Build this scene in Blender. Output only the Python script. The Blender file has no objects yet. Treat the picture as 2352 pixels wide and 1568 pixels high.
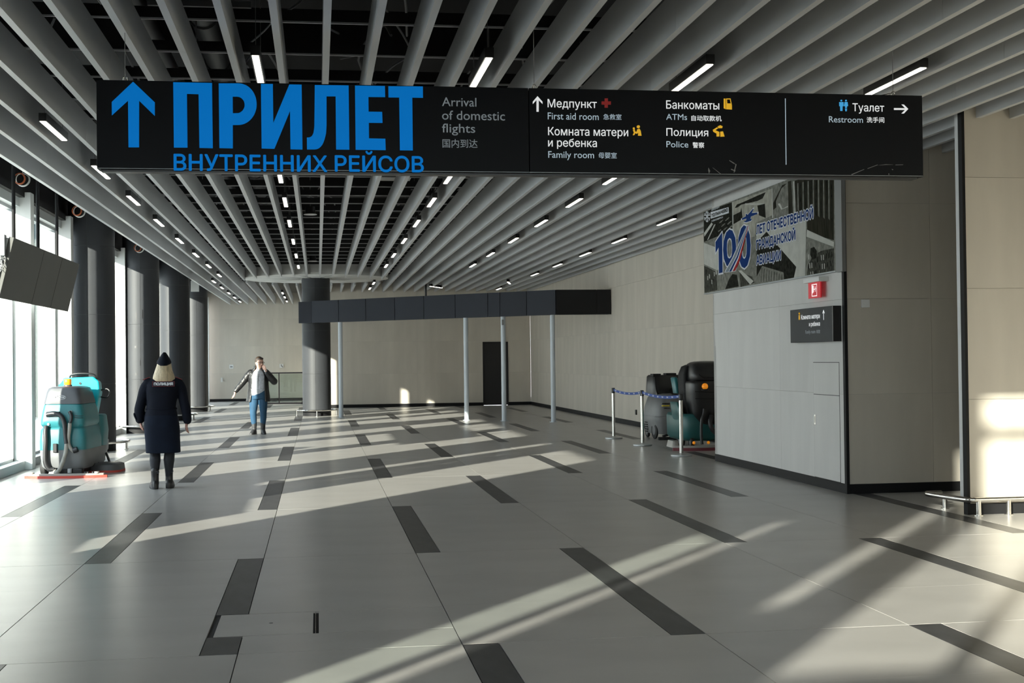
import bpy, bmesh, math, random
from mathutils import Vector, Matrix
from mathutils.geometry import delaunay_2d_cdt
random.seed(7)
SC = bpy.context.scene
COL = SC.collection
R = math.radians

# ---------------------------------------------------------------- camera
yaw, pitch, roll = 0.1478, 0.0134, -0.0116
fw = Vector((math.sin(yaw)*math.cos(pitch), math.cos(yaw)*math.cos(pitch), math.sin(pitch)))
rt = Vector((math.cos(yaw), -math.sin(yaw), 0.0))
up = rt.cross(fw)
rt2 = rt*math.cos(roll)+up*math.sin(roll)
up2 = -rt*math.sin(roll)+up*math.cos(roll)
cam_data = bpy.data.cameras.new('camera')
cam = bpy.data.objects.new('camera', cam_data)
COL.objects.link(cam)
cam_data.sensor_width = 36.0
cam_data.lens = 36.0*3000.0/2352.0
cam_data.clip_end = 400
cam.matrix_world = Matrix(((rt2.x, up2.x, -fw.x, 0.0), (rt2.y, up2.y, -fw.y, 0.0), (rt2.z, up2.z, -fw.z, 1.6), (0, 0, 0, 1)))
SC.camera = cam

# ---------------------------------------------------------------- sky, sun, exposure
W = bpy.data.worlds.new('sky')
SC.world = W
W.use_nodes = True
nt = W.node_tree
nt.nodes.clear()
wo = nt.nodes.new('ShaderNodeOutputWorld')
bg = nt.nodes.new('ShaderNodeBackground')
geo = nt.nodes.new('ShaderNodeTexCoord')
sep = nt.nodes.new('ShaderNodeSeparateXYZ')
ramp = nt.nodes.new('ShaderNodeValToRGB')
nt.links.new(geo.outputs['Generated'], sep.inputs[0])
nt.links.new(sep.outputs['Z'], ramp.inputs[0])
ramp.color_ramp.elements[0].position = 0.0
ramp.color_ramp.elements[0].color = (0.97, 0.98, 1.0, 1)
ramp.color_ramp.elements[1].position = 0.75
ramp.color_ramp.elements[1].color = (0.70, 0.82, 1.0, 1)
nt.links.new(ramp.outputs[0], bg.inputs[0])
bg.inputs[1].default_value = 4.3
nt.links.new(bg.outputs[0], wo.inputs[0])

sun_data = bpy.data.lights.new('sun', 'SUN')
sun = bpy.data.objects.new('sun', sun_data)
COL.objects.link(sun)
SAZ, SEL = R(53.5), math.atan(0.265)
sdir = Vector((math.cos(SAZ)*math.cos(SEL), math.sin(SAZ)*math.cos(SEL), -math.sin(SEL)))
sun.rotation_euler = sdir.to_track_quat('-Z', 'Y').to_euler()
sun.location = (-20, -20, 12)
sun_data.energy = 16.5
sun_data.angle = R(0.6)
sun_data.color = (1.0, 0.92, 0.82)

SC.view_settings.view_transform = 'Standard'
SC.view_settings.look = 'None'
SC.view_settings.gamma = 1.0
SC.view_settings.use_curve_mapping = False
SC.view_settings.exposure = 0.45
cy = SC.cycles
cy.use_denoising = True
cy.max_bounces = 10
cy.diffuse_bounces = 6
cy.glossy_bounces = 4
cy.transparent_max_bounces = 12
cy.sample_clamp_indirect = 6.0

# ---------------------------------------------------------------- helpers
def node_mat(name, color, rough=0.5, metal=0.0, spec=0.5, emis=None, estr=0.0, noise=None, bump=None, rnd=0.0, coat=0.0):
    """noise = (scale xyz, amount, detail); bump = (scale, strength)"""
    m = bpy.data.materials.new(name)
    m.use_nodes = True
    n, l = m.node_tree.nodes, m.node_tree.links
    b = n['Principled BSDF']
    c = (color[0], color[1], color[2], 1)
    b.inputs['Base Color'].default_value = c
    b.inputs['Roughness'].default_value = rough
    b.inputs['Metallic'].default_value = metal
    b.inputs['Specular IOR Level'].default_value = spec
    b.inputs['Coat Weight'].default_value = coat
    if emis:
        b.inputs['Emission Color'].default_value = (emis[0], emis[1], emis[2], 1)
        b.inputs['Emission Strength'].default_value = estr
    tc = None
    last = None
    if noise:
        tc = n.new('ShaderNodeTexCoord')
        mp = n.new('ShaderNodeMapping')
        mp.inputs['Scale'].default_value = noise[0]
        l.new(tc.outputs['Object'], mp.inputs[0])
        nz = n.new('ShaderNodeTexNoise')
        nz.inputs['Scale'].default_value = 1.0
        nz.inputs['Detail'].default_value = noise[2]
        l.new(mp.outputs[0], nz.inputs['Vector'])
        mr = n.new('ShaderNodeMapRange')
        mr.inputs['From Min'].default_value = 0.25
        mr.inputs['From Max'].default_value = 0.75
        mr.inputs['To Min'].default_value = 1.0-noise[1]
        mr.inputs['To Max'].default_value = 1.0+noise[1]
        l.new(nz.outputs['Fac'], mr.inputs['Value'])
        last = mr.outputs[0]
    if rnd:
        oi = n.new('ShaderNodeObjectInfo')
        mr2 = n.new('ShaderNodeMapRange')
        mr2.inputs['To Min'].default_value = 1.0-rnd
        mr2.inputs['To Max'].default_value = 1.0+rnd
        l.new(oi.outputs['Random'], mr2.inputs['Value'])
        if last:
            mu = n.new('ShaderNodeMath'); mu.operation = 'MULTIPLY'
            l.new(last, mu.inputs[0]); l.new(mr2.outputs[0], mu.inputs[1]); last = mu.outputs[0]
        else:
            last = mr2.outputs[0]
    if last:
        vm = n.new('ShaderNodeVectorMath'); vm.operation = 'SCALE'
        vm.inputs[0].default_value = color[:3]
        l.new(last, vm.inputs['Scale'])
        l.new(vm.outputs[0], b.inputs['Base Color'])
    if bump:
        tc2 = n.new('ShaderNodeTexCoord')
        nz2 = n.new('ShaderNodeTexNoise')
        nz2.inputs['Scale'].default_value = bump[0]
        nz2.inputs['Detail'].default_value = 4
        l.new(tc2.outputs['Object'], nz2.inputs['Vector'])
        bp = n.new('ShaderNodeBump')
        bp.inputs['Strength'].default_value = bump[1]
        bp.inputs['Distance'].default_value = 0.02
        l.new(nz2.outputs['Fac'], bp.inputs['Height'])
        l.new(bp.outputs[0], b.inputs['Normal'])
    return m

def glass_mat(name, tint, refl=1.0):
    m = bpy.data.materials.new(name)
    m.use_nodes = True
    n, l = m.node_tree.nodes, m.node_tree.links
    n.clear()
    o = n.new('ShaderNodeOutputMaterial')
    mx = n.new('ShaderNodeMixShader')
    tr = n.new('ShaderNodeBsdfTransparent'); tr.inputs[0].default_value = (*tint, 1)
    gl = n.new('ShaderNodeBsdfGlossy'); gl.inputs[0].default_value = (refl, refl, refl, 1); gl.inputs['Roughness'].default_value = 0.0
    lw = n.new('ShaderNodeLayerWeight'); lw.inputs['Blend'].default_value = 0.5
    pw = n.new('ShaderNodeMath'); pw.operation = 'POWER'; pw.inputs[1].default_value = 5.0
    ma = n.new('ShaderNodeMath'); ma.operation = 'MULTIPLY_ADD'; ma.inputs[1].default_value = 0.95; ma.inputs[2].default_value = 0.04
    l.new(lw.outputs['Facing'], pw.inputs[0]); l.new(pw.outputs[0], ma.inputs[0])
    l.new(ma.outputs[0], mx.inputs[0]); l.new(tr.outputs[0], mx.inputs[1]); l.new(gl.outputs[0], mx.inputs[2])
    l.new(mx.outputs[0], o.inputs[0])
    return m

M = {}
M['floor'] = node_mat('floor_stone', (0.395, 0.38, 0.362), 0.28, noise=((1.3, 2.2, 1), 0.10, 6), rnd=0.03, bump=(5, 0.03))
M['strip'] = node_mat('dark_stone', (0.05, 0.05, 0.052), 0.36, noise=((9, 3, 3), 0.4, 5), rnd=0.1, spec=0.3)
M['grout'] = node_mat('grout', (0.03, 0.03, 0.03), 0.9)
M['concrete'] = node_mat('concrete_panel', (0.55, 0.505, 0.435), 0.75, noise=((2.5, 2.5, 0.5), 0.10, 7), rnd=0.02)
M['concrete_skylit'] = node_mat('concrete_panel_skylit', (0.64, 0.63, 0.61), 0.7, noise=((3, 3, 0.6), 0.06, 6), rnd=0.02)  # same panels as concrete, with the cool skylight put into the colour
M['joint'] = node_mat('joint', (0.10, 0.10, 0.095), 0.9)
M['wall_joint'] = node_mat('wall_joint', (0.40, 0.38, 0.34), 0.9)
M['base'] = node_mat('skirting', (0.010, 0.010, 0.011), 0.6, spec=0.2)
M['slat'] = node_mat('slat_paint', (0.50, 0.505, 0.51), 0.40, noise=((6, 0.7, 3), 0.05, 4), spec=0.5)
M['void'] = node_mat('void_black', (0.006, 0.006, 0.007), 0.8)
M['rail_dark'] = node_mat('carrier_black', (0.012, 0.012, 0.013), 0.5)
M['rail_black'] = node_mat('railing_black', (0.008, 0.008, 0.009), 0.9, spec=0.05)
M['rail_grey'] = node_mat('carrier_grey', (0.55, 0.55, 0.55), 0.4)
M['duct'] = node_mat('duct_black', (0.02, 0.02, 0.022), 0.35)
M['cable'] = node_mat('cable_grey', (0.22, 0.22, 0.22), 0.5)
M['white'] = node_mat('white_paint', (0.72, 0.72, 0.71), 0.5)
M['offwhite'] = node_mat('plaster_white', (0.62, 0.62, 0.60), 0.6, noise=((2, 2, 2), 0.04, 4))
M['black'] = node_mat('black_plastic', (0.012, 0.012, 0.013), 0.35)
M['blackm'] = node_mat('black_matt', (0.012, 0.012, 0.013), 0.65, spec=0.25)
M['column'] = node_mat('column_metal', (0.034, 0.036, 0.040), 0.5, metal=0.0, spec=0.3, noise=((1.5, 1.5, 1.2), 0.12, 4))
M['steel'] = node_mat('polished_steel', (0.72, 0.70, 0.66), 0.16, metal=1.0)
M['lamp'] = node_mat('lamp_light', (1, 0.95, 0.85), 0.5, emis=(1, 0.93, 0.80), estr=5.5)
M['fascia'] = node_mat('fascia_panel', (0.020, 0.023, 0.032), 0.6, spec=0.25, rnd=0.08)
M['pole'] = node_mat('pole_paint', (0.50, 0.55, 0.60), 0.4)
M['pilaster'] = node_mat('pilaster_white', (0.74, 0.74, 0.72), 0.5)
M['frame'] = node_mat('window_frame', (0.30, 0.32, 0.33), 0.4, metal=0.4)
M['sill'] = node_mat('sill_grey', (0.48, 0.50, 0.50), 0.5)
M['edge_metal'] = node_mat('edge_metal', (0.66, 0.67, 0.68), 0.45)
M['glass'] = glass_mat('pane_glass', (0.865, 0.90, 0.885))
M['glass_rail'] = glass_mat('rail_glass', (0.82, 0.88, 0.86))
M['door'] = node_mat('door_dark', (0.014, 0.013, 0.014), 0.5)
M['apron'] = node_mat('apron_concrete', (0.62, 0.62, 0.60), 0.9, noise=((0.3, 0.3, 1), 0.06, 4))
M['sign'] = node_mat('sign_face', (0.006, 0.007, 0.009), 0.45, spec=0.12)
M['blue'] = node_mat('sign_blue', (0.003, 0.12, 0.40), 0.6, spec=0.1, emis=(0.0, 0.14, 0.46), estr=0.55)
M['dim'] = node_mat('letter_grey', (0.30, 0.34, 0.38), 0.5, emis=(0.3, 0.34, 0.38), estr=0.15)
M['lit'] = node_mat('letter_white_lit', (0.6, 0.6, 0.6), 0.5, emis=(0.85, 0.88, 0.9), estr=0.45)
M['lit2'] = node_mat('letter_cyan_lit', (0.4, 0.45, 0.5), 0.5, emis=(0.55, 0.72, 0.85), estr=0.28)
M['yellow'] = node_mat('symbol_yellow', (0.7, 0.4, 0.02), 0.5, emis=(0.9, 0.5, 0.02), estr=0.35)
M['cyan'] = node_mat('symbol_blue', (0.05, 0.3, 0.6), 0.5, emis=(0.05, 0.4, 0.8), estr=0.4)
M['red'] = node_mat('symbol_red', (0.5, 0.02, 0.02), 0.5)
M['scratch'] = node_mat('scratch_grey', (0.25, 0.25, 0.25), 0.6)

def clean(o):
    return o

def tag(o, label=None, cat=None, group=None, kind=None):
    if label: o['label'] = label
    if cat: o['category'] = cat
    if group: o['group'] = group
    if kind: o['kind'] = kind
    return o

def empty(name, loc=(0, 0, 0), rz=0.0, parent=None):
    o = bpy.data.objects.new(name, None)
    COL.objects.link(o)
    o.empty_display_size = 0.1
    o.location = loc
    o.rotation_euler = (0, 0, rz)
    if parent: o.parent = parent
    return o

class MB:
    def __init__(s):
        s.v = []; s.f = []
    def add(s, vs, fs):
        b = len(s.v)
        s.v += [tuple(v) for v in vs]
        s.f += [tuple(i+b for i in f) for f in fs]
        return s
    def box(s, x0, y0, z0, x1, y1, z1):
        x0, x1 = min(x0, x1), max(x0, x1); y0, y1 = min(y0, y1), max(y0, y1); z0, z1 = min(z0, z1), max(z0, z1)
        return s.add([(x0,y0,z0),(x1,y0,z0),(x1,y1,z0),(x0,y1,z0),(x0,y0,z1),(x1,y0,z1),(x1,y1,z1),(x0,y1,z1)],
                     [(0,3,2,1),(4,5,6,7),(0,1,5,4),(1,2,6,5),(2,3,7,6),(3,0,4,7)])
    def obox(s, c, ax, ay, az, hx, hy, hz):
        """oriented box: centre c, unit axes, half sizes"""
        c = Vector(c); vs = []
        for k in (-1, 1):
            for (i, j) in ((-1,-1),(1,-1),(1,1),(-1,1)):
                vs.append(c+Vector(ax)*hx*i+Vector(ay)*hy*j+Vector(az)*hz*k)
        return s.add(vs, [(0,3,2,1),(4,5,6,7),(0,1,5,4),(1,2,6,5),(2,3,7,6),(3,0,4,7)])
    def tube(s, pts, r, n=10, cap=True, closed=False):
        pts = [Vector(p) for p in pts]
        rs = r if isinstance(r, (list, tuple)) else [r]*len(pts)
        m = len(pts); rings = []
        prev = None
        for i, p in enumerate(pts):
            if closed: d = pts[(i+1) % m]-pts[i-1]
            else: d = (pts[min(i+1, m-1)]-pts[max(i-1, 0)])
            if d.length < 1e-9: d = Vector((0, 0, 1))
            d.normalize()
            if prev is None:
                a = Vector((0, 0, 1)) if abs(d.z) < 0.9 else Vector((1, 0, 0))
                u = d.cross(a).normalized()
            else:
                u = (prev-d*prev.dot(d))
                u = u.normalized() if u.length > 1e-6 else d.orthogonal().normalized()
            prev = u
            w = d.cross(u)
            rr = rs[i]
            ra, rb = rr if isinstance(rr, (list, tuple)) else (rr, rr)
            rings.append([p+u*math.cos(2*math.pi*k/n)*ra+w*math.sin(2*math.pi*k/n)*rb for k in range(n)])
        vs = [v for rg in rings for v in rg]; fs = []
        for i in range(m if closed else m-1):
            j = (i+1) % m
            for k in range(n):
                fs.append((i*n+k, i*n+(k+1) % n, j*n+(k+1) % n, j*n+k))
        if cap and not closed:
            fs.append(tuple(reversed(range(n)))); fs.append(tuple((m-1)*n+k for k in range(n)))
        return s.add(vs, fs)
    def cyl(s, p0, p1, r, n=16, r2=None):
        return s.tube([p0, p1], [r, r if r2 is None else r2], n)
    def loft(s, secs, n=24, axis='z', cap=True):
        """secs: (t, cx, cy, hx, hy, e) superellipse rings stacked along axis"""
        vs = []; fs = []
        for (t, cx, cy_, hx, hy, e) in secs:
            for k in range(n):
                a = 2*math.pi*(k+0.5)/n
                c, q = math.cos(a), math.sin(a)
                x = cx+hx*math.copysign(abs(c)**(2.0/e), c); y = cy_+hy*math.copysign(abs(q)**(2.0/e), q)
                vs.append((x, y, t) if axis == 'z' else ((t, x, y) if axis == 'x' else (y, t, x)))
        m = len(secs)
        for i in range(m-1):
            for k in range(n):
                fs.append((i*n+k, i*n+(k+1) % n, (i+1)*n+(k+1) % n, (i+1)*n+k))
        if cap:
            fs.append(tuple(reversed(range(n)))); fs.append(tuple((m-1)*n+k for k in range(n)))
        return s.add(vs, fs)
    def lathe(s, prof, c=(0, 0, 0), n=32, a0=0, a1=360, cap=True):
        full = abs(a1-a0) >= 359.9
        nn = n if full else n+1
        vs = []; fs = []
        for (r, z) in prof:
            for k in range(nn):
                a = R(a0+(a1-a0)*k/n)
                vs.append((c[0]+r*math.cos(a), c[1]+r*math.sin(a), c[2]+z))
        for i in range(len(prof)-1):
            for k in range(n):
                k2 = (k+1) % nn
                fs.append((i*nn+k, i*nn+k2, (i+1)*nn+k2, (i+1)*nn+k))
        if cap and full:
            if prof[0][0] > 1e-6: fs.append(tuple(reversed(range(nn))))
            if prof[-1][0] > 1e-6: fs.append(tuple((len(prof)-1)*nn+k for k in range(nn)))
        return s.add(vs, fs)
    def ball(s, c, r, n=12, m=8, sc=(1, 1, 1)):
        vs = [(c[0], c[1], c[2]-r*sc[2])]
        for i in range(1, m):
            t = -math.pi/2+math.pi*i/m
            for k in range(n):
                a = 2*math.pi*k/n
                vs.append((c[0]+r*sc[0]*math.cos(t)*math.cos(a), c[1]+r*sc[1]*math.cos(t)*math.sin(a), c[2]+r*sc[2]*math.sin(t)))
        vs.append((c[0], c[1], c[2]+r*sc[2]))
        fs = [(0, 1+(k+1) % n, 1+k) for k in range(n)]
        for i in range(m-2):
            for k in range(n):
                fs.append((1+i*n+k, 1+i*n+(k+1) % n, 1+(i+1)*n+(k+1) % n, 1+(i+1)*n+k))
        T = len(vs)-1
        fs += [(T, 1+(m-2)*n+k, 1+(m-2)*n+(k+1) % n) for k in range(n)]
        return s.add(vs, fs)
    def xf(s, mat):
        s.v = [tuple(mat @ Vector(v)) for v in s.v]
        return s
    def mesh(s, name, mat, smooth=False, sharp=38):
        me = bpy.data.meshes.new(name)
        me.from_pydata(s.v, [], s.f)
        me.update()
        bm = bmesh.new(); bm.from_mesh(me)
        bmesh.ops.recalc_face_normals(bm, faces=bm.faces)
        bm.to_mesh(me); bm.free()
        if mat: me.materials.append(mat)
        if smooth:
            for p in me.polygons: p.use_smooth = True
            try: me.set_sharp_from_angle(angle=R(sharp))
            except Exception: pass
        return me
    def build(s, name, mat, parent=None, smooth=False, bevel=0.0, seg=2, sharp=38):
        me = s.mesh(name, mat, smooth, sharp)
        o = bpy.data.objects.new(name, me)
        COL.objects.link(o)
        if parent: o.parent = parent
        if bevel:
            b = o.modifiers.new('bevel', 'BEVEL'); b.width = bevel; b.segments = seg; b.limit_method = 'ANGLE'; b.angle_limit = R(40)
        return o

def inst(me, name, loc, parent=None, rz=0.0):
    o = bpy.data.objects.new(name, me)
    COL.objects.link(o)
    o.location = loc
    o.rotation_euler = (0, 0, rz)
    if parent: o.parent = parent
    return o

def copy_tree(o, parent=None):
    c = o.copy(); COL.objects.link(c)
    if parent: c.parent = parent
    for ch in [x for x in COL.objects if x.parent == o]:
        copy_tree(ch, c)
    return c

def smooth_path(pts, k=6):
    pts = [Vector(p) for p in pts]
    out = []
    for i in range(len(pts)-1):
        p0 = pts[max(i-1, 0)]; p1 = pts[i]; p2 = pts[i+1]; p3 = pts[min(i+2, len(pts)-1)]
        for j in range(k):
            t = j/k
            out.append(0.5*((2*p1)+(p2-p0)*t+(2*p0-5*p1+4*p2-p3)*t*t+(3*p1-p0-3*p2+p3)*t**3))
    out.append(pts[-1])
    return out

def poly_mesh(name, pts2, mat, to3, thick, parent=None, hole=None):
    """flat polygon with a little thickness; to3(u, v, w) maps plane coords + offset to 3D"""
    bm = bmesh.new()
    def ring(pts, w): return [bm.verts.new(to3(p[0], p[1], w)) for p in pts]
    if hole:
        cu = bpy.data.curves.new(name, 'CURVE'); cu.dimensions = '2D'; cu.fill_mode = 'FRONT'
        for pts in (pts2, hole):
            sp = cu.splines.new('POLY'); sp.points.add(len(pts)-1); sp.use_cyclic_u = True
            for q, p in zip(sp.points, pts): q.co = (p[0], p[1], 0, 1)
        ob = bpy.data.objects.new(name, cu); COL.objects.link(ob)
        dg = bpy.context.evaluated_depsgraph_get()
        tmp = bpy.data.meshes.new_from_object(ob.evaluated_get(dg))
        bpy.data.objects.remove(ob); bpy.data.curves.remove(cu)
        bm.from_mesh(tmp)
        for v in bm.verts: v.co = to3(v.co.x, v.co.y, thick)
        bpy.data.meshes.remove(tmp)
    else:
        bm.faces.new(ring(pts2, thick))
        a = ring(pts2, thick); b = ring(pts2, 0)
        for i in range(len(pts2)):
            j = (i+1) % len(pts2)
            bm.faces.new((a[i], a[j], b[j], b[i]))
    me = bpy.data.meshes.new(name); bm.to_mesh(me); bm.free()
    me.materials.append(mat)
    o = bpy.data.objects.new(name, me); COL.objects.link(o)
    if parent: o.parent = parent
    return o

_capcache = {}
def text_raw(s):
    """glyph outlines filled contour by contour (outer contours may overlap; holes go to their smallest outer)"""
    cu = bpy.data.curves.new('lettering', 'FONT')
    cu.body = s; cu.size = 1.0; cu.fill_mode = 'NONE'
    cu.resolution_u = 3
    ob = bpy.data.objects.new('lettering', cu); COL.objects.link(ob)
    bpy.context.view_layer.update()
    dg = bpy.context.evaluated_depsgraph_get()
    me = bpy.data.meshes.new_from_object(ob.evaluated_get(dg))
    bpy.data.objects.remove(ob); bpy.data.curves.remove(cu)
    co = [(v.co.x, v.co.y) for v in me.vertices]
    nb = {}
    for e in me.edges:
        a, b = e.vertices
        nb.setdefault(a, []).append(b); nb.setdefault(b, []).append(a)
    bpy.data.meshes.remove(me)
    loops = []; seen = set()
    for v0 in sorted(nb):
        if v0 in seen: continue
        lp = [v0]; seen.add(v0); cur = v0; nxt = min(nb[v0], key=lambda q: 0 if q == v0+1 else 1)
        while nxt not in seen:
            lp.append(nxt); seen.add(nxt); cur = nxt
            c = [q for q in nb[cur] if q not in seen]
            if not c: break
            nxt = c[0]
        if len(lp) > 2: loops.append([co[q] for q in lp])
    if not loops: return [], []
    # triangulate every outline together, keep what the non-zero winding rule fills, glyph by glyph in x
    def winding(px, py):
        w = 0
        for l in loops:
            for k in range(len(l)):
                (x1, y1), (x2, y2) = l[k-1], l[k]
                if (y1 <= py) != (y2 <= py):
                    t_ = (x2-x1)*(py-y1)-(px-x1)*(y2-y1)
                    if y2 > y1 and t_ > 0: w += 1
                    elif y2 <= y1 and t_ < 0: w -= 1
        return w
    V2 = []; E2 = []
    for l in loops:
        b = len(V2); V2 += [Vector(p) for p in l]; E2 += [(b+k, b+(k+1) % len(l)) for k in range(len(l))]
    ov, oe, of, _a, _b, _c = delaunay_2d_cdt(V2, E2, [], 0, 1e-6)
    vs = [(v.x, v.y) for v in ov]; fs = []
    for f in of:
        cx_ = sum(vs[q][0] for q in f)/len(f); cy_ = sum(vs[q][1] for q in f)/len(f)
        if winding(cx_, cy_) != 0: fs.append(tuple(f))
    return vs, fs
def text_obj(s, x0, x1, zb, cap, mat, to3, w, parent, bold=0.0, kind='cap', grow=0.0, name='lettering'):
    """lettering fitted from x0 to x1 with baseline zb and capital height cap; bold = stroke gain in metres; one object per word"""
    vs, fs = text_raw(s)
    if not vs: return None
    xs = [v[0] for v in vs]; ys = [v[1] for v in vs]
    if kind == 'box': yb, yt = min(ys), max(ys)
    else:
        if 'H' not in _capcache:
            h = text_raw('H')[0]; _capcache['H'] = (min(q[1] for q in h), max(q[1] for q in h))
        yb, yt = _capcache['H']
    sg_ = 1 if x1 > x0 else -1
    g = bold*0.5
    sx = (x1-x0-2*sg_*(g-grow*0))/(max(xs)-min(xs)); sy = (cap-2*g)/(yt-yb)
    P = [(x0+sg_*g+(x-min(xs))*sx, zb+g+(y-yb)*sy) for x, y in vs]
    # words: split at the widest gaps
    par = list(range(len(P)))
    def find(a):
        while par[a] != a: par[a] = par[par[a]]; a = par[a]
        return a
    for f in fs:
        for q in f[1:]: par[find(q)] = find(f[0])
    comp = {}
    for f in fs: comp.setdefault(find(f[0]), []).append(f)
    iv = sorted(((min(P[i][0] for f in F for i in f)*sg_, max(P[i][0] for f in F for i in f)*sg_, F) for F in comp.values()), key=lambda t_: t_[0])
    nw = len(s.split())
    gaps = []; reach = iv[0][1]
    for i in range(1, len(iv)):
        gaps.append((iv[i][0]-reach, i)); reach = max(reach, iv[i][1])
    cut = sorted(i for _, i in sorted(gaps, reverse=True)[:nw-1])
    groups = []; st = 0
    for c in cut+[len(iv)]:
        groups.append([f for t_ in iv[st:c] for f in t_[2]]); st = c
    rr = g+grow
    offs = [(0, 0)]
    if rr > 0:
        offs += [(rr*math.cos(R(a)), rr*math.sin(R(a))) for a in range(0, 360, 45 if grow else 90)]
        if grow: offs += [(rr*0.5*math.cos(R(a)), rr*0.5*math.sin(R(a))) for a in range(0, 360, 90)]
    o = None
    for G_ in groups:
        used = sorted({i for f in G_ for i in f}); ix = {q: k for k, q in enumerate(used)}
        V = []; F = []
        for k, (ox, oy) in enumerate(offs):
            b = len(V)
            V += [to3(P[i][0]+ox, P[i][1]+oy, w+k*0.000004) for i in used]
            F += [tuple(ix[i]+b for i in f) for f in G_]
        me = bpy.data.meshes.new(name); me.from_pydata(V, [], F); me.materials.append(mat)
        o = bpy.data.objects.new(name, me); COL.objects.link(o)
        if parent: o.parent = parent
    return o

# ================================================================ FLOOR
def struct(name, mb, mat, parent=None, **k):
    o = mb.build(name, mat, parent, **k)
    if parent is None: o['kind'] = 'structure'
    return o
floor = struct('floor', MB().box(-4.75, -5, -0.2, 9.2, 54.6, -0.012), M['grout'])
G = 0.003
def slab(name, mat, x0, x1, y0, y1, top=0.0, e0=1.0, e1=1.0):
    if x1-x0 < 0.03 or y1-y0 < 0.03: return
    y0 += G*e0; y1 -= G*e1
    w, d = (x1-x0)/2-G, (y1-y0)/2
    o = MB().box(-w, -d, -0.018, w, d, 0).build(name, mat, floor)
    o.location = ((x0+x1)/2, (y0+y1)/2, top)
XL = -4.56
def xmax(y): return 9.1 if y < 12.3 else (7.36 if y > 19.3 else 9.1)
for row in range(-3, 14):
    ya = 7.33+3.53*row; yb = min(ya+3.53, 54.5)
    if ya > 54: continue
    A = row % 2 != 0
    near = 3.6 < ya < 21
    for m in range(-3, 4):
        c0 = 0.79+2.655*m; c1 = c0+1.415; c2 = c0+2.655
        xm = xmax(ya+0.1)
        def cl(a): return max(XL, min(xm, a))
        if A: st, ti = (c0, c0+0.205), (c0+0.205, c1)
        else: st, ti = (c1-0.205, c1), (c0, c1-0.205)
        hatch = (row == 0 and m == -1)
        if hatch:
            slab('tile', M['floor'], c0, c1-0.64+0.0, 7.80, 8.48) if False else None
            slab('dark_strip', M['strip'], st[0], st[1], ya, 7.80); slab('dark_strip', M['strip'], st[0], st[1], 8.48, yb)
        else:
            slab('dark_strip', M['strip'], cl(st[0]), cl(st[1]), ya, yb)
        for (a, b, kk) in ((ti[0], ti[1], 0), (c1, c2, 1)):
            a, b = cl(a), cl(b)
            if hatch and kk == 1:
                slab('tile', M['floor'], a, b, ya, 7.80); slab('tile', M['floor'], a, b, 8.48, yb)
                slab('tile', M['floor'], -0.012, b, 7.80, 8.48); continue
            if near:
                for q in range(3):
                    slab('tile', M['floor'], a, b, ya+3.53*q/3, min(ya+3.53*(q+1)/3, yb), 0.0, 1.0 if q == 0 else 0.2, 1.0 if q == 2 else 0.2)
            else: slab('tile', M['floor'], a, b, ya, yb)
hc = empty('floor_hatch', (-0.318, 8.14, 0))
tag(hc, 'grey square service hatch in the floor with a black slot on its right side', 'floor hatch')
MB().box(-0.30, -0.33, -0.012, 0.275, 0.33, 0.0).build('cover', M['floor'], hc)
MB().cyl((0.02, 0.02, -0.002), (0.02, 0.02, 0.0012), 0.012, 12).build('lifting_hole', M['black'], hc)
MB().box(0.288, -0.32, -0.012, 0.292, 0.32, 0.001).build('edge_trim', M['steel'], hc)

# ================================================================ WALLS (concrete panels)
COURSE = [0.11, 1.145, 2.25, 3.36, 4.42]
def wall_panels(name, mat, P0, P1, nrm, width, z1=4.42, back=0.22, base=True, first=None, gaps=(), jn=0.003, basename=None):
    """wall from P0 to P1 (xy), nrm = into the room; panels as parts"""
    P0, P1, nrm = Vector((*P0, 0)), Vector((*P1, 0)), Vector((*nrm, 0)).normalized()
    d = P1-P0; L = d.length; d.normalize()
    core = MB()
    rs = []
    t = 0.0
    for g0, g1, gz in sorted(gaps):
        rs.append((t, g0, 0.0)); rs.append((g0, g1, gz)); t = g1
    rs.append((t, L, 0.0))
    up = Vector((0, 0, 1))
    for a, b, z0 in rs:
        if b-a < 1e-4: continue
        core.obox(P0+d*(a+b)/2-nrm*(back/2+0.012)+up*((z0+z1+0.8)/2), d, nrm, up, (b-a)/2, back/2, (z1+0.8-z0)/2)
    w = struct(name, core, M['wall_joint'])
    xs = [0.0]; x = first if first else width
    while x < L-0.05: xs.append(x); x += width
    xs.append(L)
    cs = [c for c in COURSE if c < z1-0.05]+[z1]
    for i in range(len(cs)-1):
        for j in range(len(xs)-1):
            a, b = xs[j]+jn/2, xs[j+1]-jn/2
            segs = [(a, b, cs[i])]
            for g0, g1, gz in gaps:
                ns = []
                for (p, q, zz) in segs:
                    if g1 <= p or g0 >= q: ns.append((p, q, zz)); continue
                    if p < g0: ns.append((p, g0, zz))
                    if q > g1: ns.append((g1, q, zz))
                    if gz < cs[i+1]-0.02: ns.append((max(p, g0), min(q, g1), max(zz, gz)))
                segs = ns
            for p, q, zz in segs:
                if q-p < 0.01: continue
                hz = (cs[i+1]-jn-zz)/2
                MB().obox((0, 0, 0), d, nrm, up, (q-p)/2, 0.006, hz).build('panel', mat, w).location = P0+d*(p+q)/2-nrm*0.006+up*(zz+jn/2+hz)
    if base:
        bb = MB()
        t = 0.0
        for g0, g1, gz in sorted(gaps):
            if gz > 0: bb.obox(P0+d*(t+g0)/2-nrm*0.002+up*0.054, d, nrm, up, (g0-t)/2, 0.008, 0.054); t = g1
        bb.obox(P0+d*(t+L)/2-nrm*0.002+up*0.054, d, nrm, up, (L-t)/2, 0.008, 0.054)
        b = struct(basename or name.replace('wall', 'baseboard'), bb, M['base'])
    return w
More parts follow.
